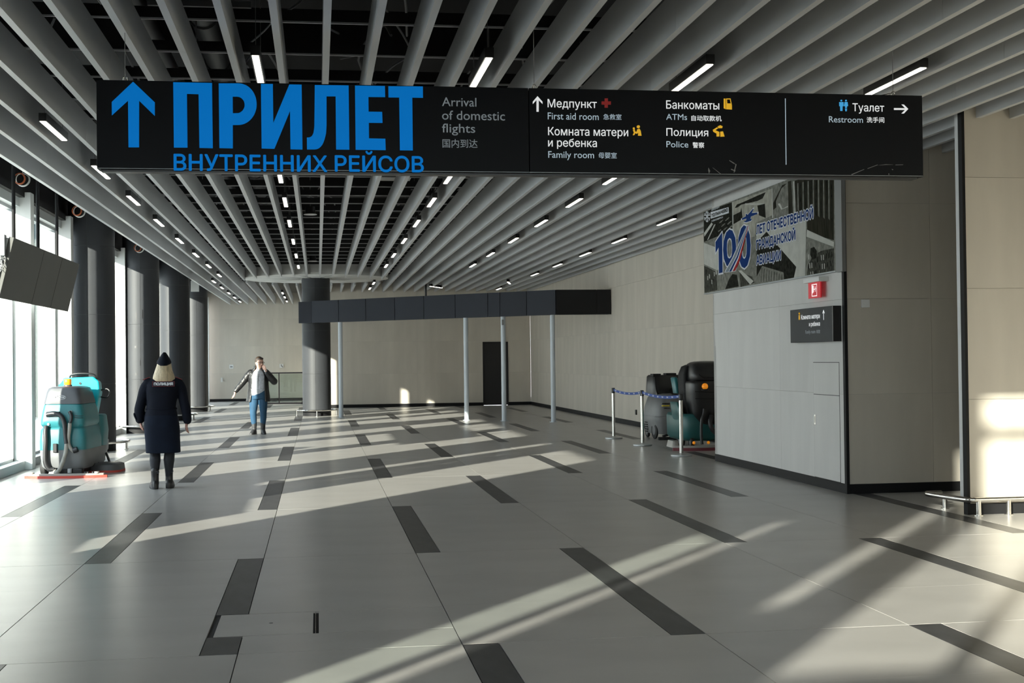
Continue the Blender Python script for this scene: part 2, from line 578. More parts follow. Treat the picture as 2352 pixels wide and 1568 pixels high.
wall_panels('wall_right', M['concrete'], (7.35, 45.0), (7.35, 19.4), (-1, 0), 3.1)
wall_panels('wall_far', M['concrete'], (0.30, 45.0), (7.35, 45.0), (0, -1), 3.1, gaps=((5.37, 6.25, 2.2),))
wall_panels('wall_recess', M['concrete'], (-4.7, 54.4), (0.45, 54.4), (0, -1), 2.9)
wall_panels('wall_recess_side', M['concrete'], (0.30, 54.4), (0.30, 45.012), (-1, 0), 3.1)
wall_panels('wall_block', M['concrete_skylit'], (6.03, 19.42), (6.03, 14.40), (-1, 0), 2.6, first=2.9, gaps=((4.07, 4.87, 0.0),), back=0.18) if False else wall_panels('wall_block', M['concrete_skylit'], (6.03, 19.42), (6.03, 14.40), (-1, 0), 2.9, back=0.18)
wall_panels('wall_block_end', M['concrete_skylit'], (7.34, 19.43), (6.03, 19.43), (0, 1), 1.4, back=0.1, base=False)
wall_panels('wall_alcove', M['concrete'], (6.06, 14.36), (9.0, 14.36), (0, -1), 2.4, first=1.03, back=0.2)
struct('trim_1', MB().box(6.020, 14.345, 0.0, 6.055, 14.41, 4.42), M['base'])
wall_panels('wall_panel', M['concrete'], (6.40, 12.20), (9.0, 12.20), (0, -1), 2.6, back=0.08, z1=4.6)
struct('trim_2', MB().box(6.372, 12.192, 0.0, 6.402, 12.27, 4.6), M['base'])
struct('trim_3', MB().box(6.376, 12.272, 0.115, 6.40, 12.345, 4.6), M['edge_metal'])
struct('wall_side', MB().box(9.0, -5, -0.1, 9.2, 14.6, 8.0), M['concrete'])
# far door
dr = struct('door_1', MB().box(5.68, 45.02, 0.01, 6.54, 45.06, 2.19), M['door'])
MB().box(5.665, 44.985, 0.0, 5.685, 45.05, 2.205).box(6.535, 44.985, 0.0, 6.555, 45.05, 2.205).box(5.665, 44.985, 2.185, 6.555, 45.05, 2.205).build('door_frame', M['door'], dr)
MB().cyl((6.46, 45.02, 1.02), (6.46, 44.97, 1.02), 0.012, 8).cyl((6.46, 44.97, 1.02), (6.36, 44.97, 1.02), 0.010, 8).build('door_handle', M['steel'], dr)

# ================================================================ FACADE (left)
fac = struct('wall_left', MB(), M['blackm']) if False else None
mb = MB()
mb.box(-4.86, -0.1, 4.24, -4.56, 54.6, 6.2)
for y0, y1 in ((0.56, 7.94), (7.94, 7.94), (10.5, 11.17), (11.25, 11.90), (12.5, 14.20), (-0.1, 0.03), (34.85, 36.1)):  # opaque piers added where the sun bands on the floor break off
    if y1 > y0: mb.box(-4.72, y0, 0, -4.67, y1, 4.3)
mb.box(-4.72, 7.94, 0, -4.67, 8.9, 1.16).box(-4.72, 8.9, 0, -4.67, 12.5, 1.74).box(-4.72, 0.03, 3.62, -4.67, 0.56, 4.3)  # low walls and a header added to trim the ends of the sun bands
struct('wall_left', mb, M['blackm'])
struct('trim_4', MB().box(-4.80, -0.1, 4.02, -4.50, 54.5, 4.16), M['sill'])
struct('trim_5', MB().box(-4.66, -0.1, 4.16, -4.42, 54.5, 4.27), M['blackm'])
PIL = [14.27+3.3*k for k in range(13)]
for i, y in enumerate(PIL):
    if y > 54: break
    struct('trim_%d' % (6+i), MB().box(-4.86, y, 0.0, -4.335, y+0.24, 4.24), M['pilaster'])
edges = [(7.94, 10.50), (11.9, 12.5)]+[(PIL[i]+0.24, PIL[i+1]) for i in range(len(PIL)-1) if PIL[i+1] < 54.6]
for i, (y0, y1) in enumerate(edges):
    w = struct('window_%d' % (i+1), MB().box(-4.66, y0, 0.0, -4.44, y1, 0.13), M['sill'])
    MB().box(-4.645, y0+0.03, 0.13, -4.625, y1-0.03, 4.03).build('pane', M['glass'], w)
    MB().box(-4.67, y0, 0.12, -4.60, y0+0.05, 4.03).build('mullion', M['frame'], w)
    MB().box(-4.67, y1-0.05, 0.12, -4.60, y1, 4.03).build('mullion', M['frame'], w)
    MB().box(-4.67, y0, 3.97, -4.60, y1, 4.03).box(-4.67, y0, 0.12, -4.60, y1, 0.17).build('window_frame', M['frame'], w)
# columns added outside the glass to widen the column shadows on the floor
for i, y in enumerate((22.3, 28.5, 34.7, 40.9, 47.1)):
    o = MB().cyl((-5.35, y, -0.1), (-5.35, y, 4.4), 0.2, 20).build('shade_column', M['pilaster'], smooth=True)
    tag(o, 'white round column added outside the glass front to cast shade', 'column', 'shade columns added outside the windows')
M['far_teal'] = node_mat('blocker_teal', (0.035, 0.085, 0.09), 0.5)
bl = empty('sun_blocker', (-10.75, 43.9, -0.1)); tag(bl, 'teal box added outside the windows to keep sun off the far recess', 'blocker')  # added block that shades the far end of the window wall
MB().box(-1.75, -2.6, 0, 1.75, 2.6, 7.1).build('blocker_box', M['far_teal'], bl)
for k in range(6): MB().box(1.75, -2.5+0.87*k, 0.0, 1.82, -2.3+0.87*k, 7.1).build('blocker_fin', M['sill'], bl)
struct('ground', MB().box(-160, -140, -0.3, -4.9, 260, -0.1), M['apron'])

# ================================================================ ENDS OF THE HALL
mb = MB()
XB0, XB1, ZB0, ZB1 = -6.35, 7.0, 3.72, 6.90
mb.box(-8.2, -5.3, -0.1, 9.2, -5.0, ZB0); mb.box(-8.2, -5.3, ZB1, 9.2, -5.0, 8.0)
mb.box(-8.2, -5.3, ZB0, -7.08, -5.0, ZB1); mb.box(-6.70, -5.3, ZB0, XB0, -5.0, ZB1); mb.box(-7.08, -5.3, ZB0, -6.7, -5.0, 4.30); mb.box(XB1, -5.3, ZB0, 9.2, -5.0, ZB1)
struct('wall_back', mb, M['concrete'])
wb = struct('window_40', MB().box(XB0, -5.2, 6.44, XB1, -5.1, 6.58), M['frame'])
MB().box(-5.30, -5.2, ZB0, -5.20, -5.1, ZB1).build('mullion', M['frame'], wb)
MB().box(-7.0, -5.16, ZB0, XB1, -5.14, ZB1).build('pane', M['glass'], wb)
struct('wall_corner', MB().box(-8.2, -5.3, -0.1, -8.0, 0.0, 2.6), M['concrete'])
struct('wall_corner_upper', MB().box(-8.2, -5.3, 6.2, -8.0, 0.0, 8.0), M['concrete'])
struct('wall_return', MB().box(-8.2, -0.1, -0.1, -5.25, 0.03, 8.0).box(-5.25, -0.1, 4.3, -4.6, 0.03, 8.0), M['concrete'])
wb3 = struct('window_42', MB().box(-5.25, -0.08, 0, -4.72, -0.02, 0.05), M['frame'])  # unseen glazed gap, added to let the narrow sun band through
MB().box(-5.25, -0.06, 0.05, -4.72, -0.04, 4.3).build('pane', M['glass'], wb3)
wb2 = struct('window_41', MB().box(-8.2, -5.3, 2.6, -8.0, 0.0, 2.66), M['frame'])  # unseen opening added in the corner wall for the same sun band
MB().box(-8.11, -5.0, 2.66, -8.09, 0.0, 6.2).build('pane', M['glass'], wb2)
struct('floor_lobby', MB().box(-8.2, -5.3, -0.3, -4.75, 0.0, -0.012), M['floor'])

# ================================================================ CEILING
ceil = struct('ceiling', MB().box(-5.0, 4.0, 5.6, 9.2, 54.6, 5.8).box(-5.0, 3.9, 3.9, 9.2, 4.0, 8.0), M['void'])
struct('ceiling_lobby', MB().box(-8.2, -5.3, 8.0, 9.2, 4.0, 8.2), M['white'])
ZS = 3.95
DISC = (-0.035, 38.9, 2.10)
def end_y(x):
    return 54.3 if x < 0.25 else 44.95
slat_cache = {}
def slat_piece(x, y0, y1):
    L = round(y1-y0, 2)
    if L < 0.05: return
    if L not in slat_cache:
        slat_cache[L] = MB().box(-0.026, -L/2+0.002, 0, 0.026, L/2-0.002, 0.30).mesh('slat', M['slat'])
    inst(slat_cache[L], 'slat', (x, (y0+y1)/2, ZS), ceil)
for k in range(-10, 23):
    x = 0.087+0.3588*k
    spans = [(4.2, end_y(x))]
    if x > 5.95: spans = [(4.2, 14.33), (19.45, 44.95)]
    if 6.3 < x: spans = [(4.2, 12.18), (12.36, 14.33), (19.45, 44.95)]
    if x > 7.3: spans = [(4.2, 12.18), (12.36, 14.33)]
    dx = x-DISC[0]
    if abs(dx) < DISC[2]:
        h = math.sqrt(DISC[2]**2-dx*dx)
        spans = [(4.2, DISC[1]-h), (DISC[1]+h, spans[0][1])]
    off = (k*2.7) % 7.0
    for a, b in spans:
        cuts = [a]
        y = a+off if off > 1.5 else a+7.0
        while y < b-1.5: cuts.append(y); y += 8.0
        cuts.append(b)
        for i in range(len(cuts)-1): slat_piece(x, cuts[i], cuts[i+1])
# carriers over the slats
dark_me = MB().box(-3.62, -0.03, 0.012, 7.3, 0.03, 0.10).mesh('carrier', M['rail_dark'])
lip_me = MB().box(-3.62, -0.032, 0.0, 7.3, -0.012, 0.014).mesh('carrier_lip', M['rail_grey'])
y = 4.96
while y < 44.8:
    c = inst(dark_me, 'carrier', (0, y, 4.252), ceil)
    inst(lip_me, 'carrier_lip', (0, 0, 0), c)
    y += 1.08
# ducts and services in the void
def duct(x, z, r, y0, y1, rib):
    mb = MB().cyl((x, y0, z), (x, y1, z), r, 20)
    y = y0
    while y < y1 and rib:
        mb.lathe([(r, -0.03), (r+0.018, -0.02), (r+0.018, 0.02), (r, 0.03)], (0, 0, 0), 20, cap=False)
        nv = 80
        for i in range(len(mb.v)-nv, len(mb.v)):
            vx, vy, vz = mb.v[i]; mb.v[i] = (x+vx, y+vz, z+vy)
        y += rib
    mb.build('air_duct', M['duct'], ceil, smooth=True)
duct(-1.06, 4.95, 0.13, 4.3, 44, 0.95)
duct(-1.64, 4.95, 0.10, 4.3, 44, 0)
cb = MB()
yy = 5.5
while yy < 44:
    cb.box(-4.5, yy, 5.0+random.uniform(0, .3), 7.2, yy+0.08, 5.12+random.uniform(.2, .35)); yy += 2.9
cb.build('roof_beam', M['rail_dark'], ceil)['kind'] = 'stuff'
cb = MB()
for i in range(110):
    x0 = random.uniform(-3.0, 4.5); y0 = random.uniform(6, 40); z0 = random.uniform(4.5, 5.3)
    pts = [(x0, y0, z0)]
    for j in range(4):
        q = pts[-1]; pts.append((q[0]+random.uniform(-.3, .3), q[1]+random.uniform(.3, 1.2), min(5.5, max(4.42, q[2]+random.uniform(-.35, .35)))))
    cb.tube(smooth_path(pts, 5), 0.009+0.006*random.random(), 5)
for i in range(26):
    x0 = random.uniform(-3.0, 4.5); y0 = random.uniform(8, 42)
    cb.cyl((x0, y0, 4.45), (x0, y0, 5.6), 0.007, 5)
cb.build('loose_cable', M['cable'], ceil, smooth=True)['kind'] = 'stuff'
for i in range(9):
    x0, y0 = [(-0.9, 10.6), (0.55, 15.0), (2.0, 19.0), (0.5, 24.6), (-2.6, 16.0), (1.3, 33.2), (2.3, 27.0), (0.3, 19.6), (1.25, 36.0)][i]
    o = MB().box(x0-0.4, y0-0.05, 4.42, x0+0.4, y0+0.05, 4.47).build('cable_tray', M['cable'], ceil)
# access boards seen through the gap
MB().box(0.95, 21.0, 4.60, 1.55, 22.6, 4.62).build('access_board', M['offwhite'], ceil)

# disc round the central column
dc = empty('ceiling_disc', (DISC[0], DISC[1], 0))
tag(dc, 'big pale round disc in the ceiling around the top of the central black column', 'ceiling disc')
prof = [(0.35, 4.03), (2.10, 4.02), (2.13, 4.03), (2.13, 4.44), (0.3, 4.46)]
MB().lathe(prof, n=64, cap=False).build('drum', M['offwhite'], dc, smooth=True)
for a in range(0, 360, 30):
    MB().obox((0, 0, 0), (1, 0, 0), (0, 1, 0), (0, 0, 1), 0.80, 0.006, 0.004).build('radial_joint', M['joint'], dc).matrix_local = Matrix.Rotation(R(a+15), 4, 'Z') @ Matrix.Translation((1.25, 0, 4.0245)) @ Matrix.Rotation(R(0), 4, 'Y')
MB().box(-0.14, -2.22, 4.06, 0.14, -2.12, 4.34).build('box', M['offwhite'], dc)

# ================================================================ CEILING LAMPS
lamp0 = empty('ceiling_lamp', (0, 0, ZS-0.01))
MB().box(-0.036, -0.56, 0.006, 0.036, 0.56, 0.085).build('housing', M['black'], lamp0)
MB().box(-0.025, -0.55, 0.0, 0.025, 0.55, 0.008).build('diffuser', M['lamp'], lamp0)
for s in (-0.45, 0.45): MB().cyl((0, s, 0.085), (0, s, 0.9), 0.003, 5).build('suspension_wire', M['cable'], lamp0)
main_rows = {-2.604: [13.65, 16.55, 19.4, 22.45, 25.75, 29.15, 32.5, 36.0], -0.451: [16.8, 19.5, 22.5, 25.9, 29.4, 32.8],
             1.702: [16.75, 19.4, 22.4, 25.7, 29.25, 32.5, 39.8, 42.7], 3.854: [16.7, 19.35, 22.3, 25.55, 29.0, 32.4], 6.007: [22.0, 25.6, 28.95, 32.4, 35.9, 43.2],
             -2.963: [38.8, 42.0, 45.3, 48.4, 51.6], -1.169: [45.4, 48.3, 51.6]}
near_rows = {-0.451: [10.7], 1.343: [10.6], 3.137: [10.65, 7.6], 4.93: [10.6]}
rown = {-2.604: 'over the left side', -0.451: 'left of the centre line', 1.702: 'right of the centre line', 3.854: 'over the right half', 6.007: 'nearest the right wall', -2.963: 'far left end', -1.169: 'far end beyond the central column'}
first = True
def put_lamp(x, y, label, group, rz=0.0):
    global first
    o = lamp0 if first else copy_tree(lamp0)
    first = False
    o.location = (x, y, ZS-0.01); o.rotation_euler = (0, 0, rz)
    tag(o, label, 'ceiling lamp', group)
for x, ys in main_rows.items():
    for i, y in enumerate(ys):
        pos = ['first', 'second', 'third', 'fourth', 'fifth', 'sixth', 'seventh', 'eighth'][i]
        put_lamp(x, y, 'slim lit black lamp, %s along the row %s' % (pos, rown[x]), 'lamps in the row '+rown[x])
nl = {(-0.451, 10.7): 'lit bar lamp just above the blue letters, behind the sign', (1.343, 10.6): 'lit bar lamp above the small English text of the sign', (3.137, 10.65): 'long lit black bar lamp above the right half of the sign', (3.137, 7.6): 'lamp end cut off by the top edge of the picture', (4.93, 10.6): 'long lit black bar lamp above the right end of the sign'}
for x, ys in near_rows.items():
    for y in ys: put_lamp(x, y, nl[(x, y)], 'lamps nearest the camera')
put_lamp(3.80, 42.0, 'small lit lamp set askew above the dark beam, left one', 'askew lamps above the beam', R(-25))
put_lamp(5.85, 39.8, 'small lit lamp set askew above the dark beam, right one', 'askew lamps above the beam', R(-12))

# pendant loudspeakers in the void
for i, y in enumerate((23.24, 34.1)):
    t = empty('pendant_speaker', (-0.104, y, 4.18))
    tag(t, ['black pendant loudspeaker with white ring, hanging in the slat gap below the sign', 'smaller looking black pendant loudspeaker just in front of the ceiling disc'][i], 'loudspeaker', 'pendant loudspeakers')
    MB().cyl((0, 0, 0.01), (0, 0, 0.14), 0.088, 24).build('body', M['black'], t, smooth=True)
    MB().lathe([(0.0, 0.0), (0.115, 0.0), (0.118, 0.008), (0.09, 0.016)], n=32, cap=False).build('ring', M['white'], t, smooth=True)
    MB().cyl((0, 0, 0.14), (0, 0, 1.2), 0.006, 6).build('stem', M['cable'], t)

# ================================================================ COLUMNS
def column(x, y, r, z1, label, seam):
    t = empty('round_column', (x, y, 0)); tag(t, label, 'column', 'round black columns')
    MB().cyl((0, 0, 0), (0, 0, z1), r-0.012, 40).build('core', M['joint'], t, smooth=True)
    MB().lathe([(r-0.02, 0.0), (r-0.004, 0.0), (r-0.004, 0.13), (r-0.02, 0.13)], n=48, cap=False).build('plinth', M['base'], t, smooth=True)
    zs = [0.135, 1.234, 2.494, 3.748, z1] if z1 > 3.9 else [0.135, 1.234, 2.494, z1]
    for i in range(len(zs)-1):
        for k in range(3):
            a0 = seam+120*k
            me = MB().lathe([(r-0.01, zs[i]+0.002), (r, zs[i]+0.002), (r, zs[i+1]-0.002), (r-0.01, zs[i+1]-0.002)], n=20, a0=a0+0.25, a1=a0+119.75)
            me.build('cladding_sheet', M['column'], t, smooth=True)
    return t
column(-4.10, 24.9, 0.41, 5.6, 'thick black metal column nearest the camera, behind the teal scrubber', -92)
column(-4.03, 31.15, 0.41, 5.6, 'black metal column second in the window row, with scuff marks', -86)
column(-3.93, 37.4, 0.41, 5.6, 'black metal column third in the window row, half hidden', -70)
column(-3.96, 43.9, 0.40, 5.6, 'farthest and thinnest looking black column of the window row', -80)
column(-0.035, 38.9, 0.415, 4.04, 'free standing black column in the middle of the hall under the ceiling disc', -95)
# scuffs on the second column
for (a, z, h) in ((-100, 2.6, .16), (-80, 2.62, .2), (-104, 1.95, .05), (-103, 1.33, .05), (-88, 1.55, .12), (-100, 0.95, .1)):
    MB().lathe([(0.4115, z), (0.4115, z+h)], n=2, a0=a, a1=a+(8 if h < .08 else 3), cap=False).build('scuff', M['black'], [o for o in COL.objects if o.name == 'round_column.001'][0])
# bumper rails
def bumper(x, y, rr, rot, label, gaps=None):
    t = empty('bumper_rail', (x, y, 0)); tag(t, label, 'bumper rail', 'steel bumper rails at the column feet')
    pts = [(rr*math.cos(R(a)), rr*math.sin(R(a)), 0.17) for a in range(0, 360, 10)]
    MB().tube(pts, 0.021, 8, closed=True).build('rail', M['steel'], t, smooth=True)
    for k in range(4):
        a = R(rot+90*k)
        MB().cyl((rr*math.cos(a), rr*math.sin(a), 0.0), (rr*math.cos(a), rr*math.sin(a), 0.16), 0.02, 10).lathe([(0.045, 0.0), (0.045, 0.008), (0.02, 0.008)], (rr*math.cos(a), rr*math.sin(a), 0), 14).build('post', M['steel'], t, smooth=True)
bumper(-4.10, 24.9, 0.64, -60, 'steel rail round the foot of the nearest window column')
bumper(-4.03, 31.15, 0.60, -70, 'steel rail round the foot of the second window column, left of the policewoman')
bumper(-3.93, 37.4, 0.60, -50, 'steel rail round the foot of the third window column, right of the policewoman')
bumper(-3.96, 43.9, 0.60, -45, 'steel rail round the foot of the farthest window column')
bumper(-0.035, 38.9, 0.58, -90, 'steel rail round the foot of the central column')
# rail at the right wall end
t = empty('bumper_rail', (6.38, 12.2, 0)); tag(t, 'polished steel rail on short posts bent round the end of the right wall', 'bumper rail')
zz = 0.155
pth = smooth_path([(0.02, 0.60, zz), (-0.10, 0.60, zz), (-0.145, 0.56, zz), (-0.10, 0.22, zz), (-0.03, -0.03, zz), (0.02, -0.075, zz), (0.08, -0.08, zz), (0.55, -0.085, zz), (0.575, -0.085, zz)], 5)
MB().tube(pth, 0.028, 12).build('rail', M['steel'], t, smooth=True)
for (px, py) in ((0.07, -0.082), (0.385, -0.085), (0.02, 0.52)):
    MB().cyl((px, py, 0.0), (px, py, 0.15), 0.026, 14).lathe([(0.045, 0.0), (0.045, 0.008), (0.022, 0.009)], (px, py, 0), 18).build('post', M['steel'], t, smooth=True)

# ================================================================ DARK BEAM ON POLES
bt = empty('fascia_beam', (5.926, 32.25, 2.70)); tag(bt, 'long dark panelled box beam carried on thin pale poles in front of the far wall', 'beam')
BJ = [(-0.157, 37.858), (0.598, 37.161), (1.337, 36.480), (2.099, 35.778), (2.841, 35.093), (3.614, 34.381), (4.391, 33.665), (4.675, 33.403), (5.280, 32.845), (5.926, 32.250)]
O = Vector((5.926, 32.25, 2.70))
dv = (Vector((5.926, 32.25, 0))-Vector((-0.157, 37.858, 0))).normalized(); nv = Vector((-dv.y, dv.x, 0))
if nv.y < 0: nv = -nv
core = MB()
L = (Vector((5.926, 32.25, 0))-Vector((-0.157, 37.858, 0))).length
core.obox(Vector((-0.157, 37.858, 0))*0.5+Vector((5.926, 32.25, 0))*0.5+nv*0.23+Vector((0, 0, 3.015))-O, dv, nv, Vector((0, 0, 1)), L/2-0.01, 0.21, 0.305)
core.box(5.95-O.x, 0.02, 0.005, 7.34-O.x, 0.42, 0.62)
core.build('core', M['black'], bt)
for i in range(len(BJ)-1):
    a, b = Vector((*BJ[i], 0)), Vector((*BJ[i+1], 0)); w = (b-a).length
    MB().obox((a+b)/2+Vector((0, 0, 3.012))-O, dv, nv, Vector((0, 0, 1)), w/2-0.008, 0.01, 0.312).build('panel', M['fascia'], bt)
a, b = Vector((-0.531, 38.05, 0)), Vector((-0.157, 37.858, 0))
e = (b-a).normalized(); en = Vector((-e.y, e.x, 0))
MB().obox((a+b)/2+Vector((0, 0, 3.005))-O, e, en, Vector((0, 0, 1)), (b-a).length/2-0.004, 0.01, 0.305).build('panel', M['fascia'], bt)
MB().box(-0.53-O.x, 38.05-O.y, -0.0, -0.157-O.x, 38.30-O.y, 0.60).build('end_box', M['black'], bt)
for x0, x1 in ((5.93, 6.965), (6.975, 7.34)):
    MB().box(x0-O.x+0.004, -0.01, 0.0, x1-O.x-0.004, 0.01, 0.625).build('panel', M['blackm'], bt)
for i, (px, py) in enumerate(((0.64, 37.3), (3.87, 34.25), (4.757, 33.48), (5.868, 32.45))):
    p = MB().cyl((px, py, 0.0), (px, py, 2.70), 0.062, 20).lathe([(0.10, 0.0), (0.10, 0.012), (0.062, 0.012)], (px, py, 0), 20).build('support_pole', M['pole'], smooth=True)
    tag(p, ['thin pale pole under the beam, beside the central column', 'thin pale pole under the beam, left of the dark door', 'thin pale pole under the beam, at the right edge of the dark door', 'thin pale pole under the corner of the beam, rightmost of the four'][i], 'pole', 'poles carrying the beam')
MB().box(4.71, 33.40, 2.48, 4.77, 33.418, 2.62).build('label_plate', M['cable'], [o for o in COL.objects if o.name == 'support_pole.002'][0])

# ---------------- lettering and print outlines (metres, on their own planes)
BLUE=[((-1.272,3.59),(-1.124,3.446),(-1.125,3.35),(-1.232,3.456),(-1.235,3.126),(-1.307,3.125),(-1.308,3.455),(-1.419,3.349),(-1.419,3.444)),
((-0.996,3.592),(-0.727,3.592),(-0.725,3.126),(-0.818,3.127),(-0.821,3.51),(-0.902,3.511),(-0.901,3.128),(-0.995,3.127)),
((-0.384,3.592),(-0.3,3.593),(-0.299,3.313),(-0.183,3.592),(-0.096,3.592),(-0.094,3.124),(-0.179,3.125),(-0.18,3.401),(-0.293,3.127),(-0.383,3.128)),
((-0.002,3.591),(0.24,3.593),(0.241,3.127),(0.146,3.127),(0.146,3.512),(0.081,3.511),(0.079,3.301),(0.077,3.272),(0.075,3.244),(0.07,3.222),(0.064,3.2),(0.056,3.178),(0.047,3.16),(0.036,3.146),(0.023,3.135),(0.01,3.129),(-0.004,3.126),(-0.062,3.125),(-0.062,3.211),(-0.046,3.212),(-0.037,3.215),(-0.028,3.221),(-0.021,3.231),(-0.015,3.244),(-0.012,3.262),(-0.009,3.281),(-0.008,3.299)),
((0.286,3.593),(0.502,3.594),(0.503,3.513),(0.382,3.512),(0.382,3.405),(0.48,3.405),(0.482,3.325),(0.383,3.324),(0.383,3.211),(0.501,3.21),(0.503,3.127),(0.286,3.127)),
((0.527,3.593),(0.778,3.596),(0.778,3.513),(0.7,3.513),(0.7,3.127),(0.606,3.127),(0.605,3.512),(0.527,3.511))]
RLET=[((-0.68,3.59),(-0.542,3.593),(-0.529,3.592),(-0.516,3.59),(-0.503,3.586),(-0.49,3.581),(-0.478,3.574),(-0.467,3.566),(-0.457,3.556),(-0.447,3.545),(-0.439,3.533),(-0.432,3.52),(-0.426,3.506),(-0.421,3.492),(-0.418,3.477),(-0.416,3.461),(-0.415,3.446),(-0.416,3.43),(-0.418,3.414),(-0.422,3.399),(-0.427,3.384),(-0.433,3.37),(-0.441,3.357),(-0.449,3.345),(-0.459,3.334),(-0.469,3.324),(-0.481,3.315),(-0.493,3.308),(-0.505,3.302),(-0.518,3.298),(-0.532,3.295),(-0.545,3.294),(-0.584,3.293),(-0.585,3.126),(-0.679,3.127)),
((-0.583,3.496),(-0.554,3.497),(-0.546,3.496),(-0.538,3.495),(-0.531,3.492),(-0.524,3.488),(-0.518,3.483),(-0.513,3.477),(-0.508,3.471),(-0.504,3.463),(-0.502,3.455),(-0.5,3.447),(-0.5,3.439),(-0.5,3.43),(-0.502,3.422),(-0.505,3.414),(-0.509,3.407),(-0.513,3.4),(-0.519,3.394),(-0.525,3.389),(-0.532,3.384),(-0.539,3.381),(-0.547,3.379),(-0.555,3.379),(-0.583,3.378))]
TEXT=[('ВНУТРЕННИХ', -0.998, 0.082, 2.963, 0.113, 'blue', 'cap'),
('РЕЙСОВ', 0.135, 0.779, 2.967, 0.112, 'blue', 'cap'),
('Arrival', 0.917, 1.17, 3.455, 0.064, 'dim', 'cap'),
('of domestic', 0.916, 1.381, 3.356, 0.066, 'dim', 'cap'),
('flights', 0.915, 1.159, 3.262, 0.064, 'dim', 'cap'),
('国内到达', 0.917, 1.175, 3.15, 0.064, 'dim', 'box'),
('Медпункт', 1.701, 2.073, 3.459, 0.058, 'lit', 'cap'),
('First aid room', 1.701, 2.086, 3.37, 0.051, 'lit2', 'cap'),
('急救室', 2.121, 2.26, 3.374, 0.043, 'lit2', 'box'),
('Комната матери', 1.702, 2.31, 3.252, 0.058, 'lit', 'cap'),
('и ребенка', 1.701, 2.07, 3.168, 0.058, 'lit', 'cap'),
('Family room', 1.701, 2.047, 3.085, 0.049, 'lit2', 'cap'),
('母婴室', 2.081, 2.22, 3.085, 0.045, 'lit2', 'box'),
('Банкоматы', 2.604, 3.017, 3.464, 0.059, 'lit', 'cap'),
('ATMs', 2.603, 2.765, 3.381, 0.044, 'lit2', 'cap'),
('自动取款机', 2.798, 3.034, 3.375, 0.043, 'lit', 'box'),
('Полиция', 2.603, 2.928, 3.26, 0.055, 'lit', 'cap'),
('Police', 2.602, 2.772, 3.174, 0.046, 'lit2', 'cap'),
('警察', 2.805, 2.896, 3.171, 0.044, 'lit', 'box'),
('Туалет', 4.075, 4.332, 3.469, 0.058, 'lit', 'cap'),
('Restroom', 3.884, 4.158, 3.381, 0.047, 'lit2', 'cap'),
('洗手间', 4.188, 4.331, 3.383, 0.044, 'lit', 'box')]
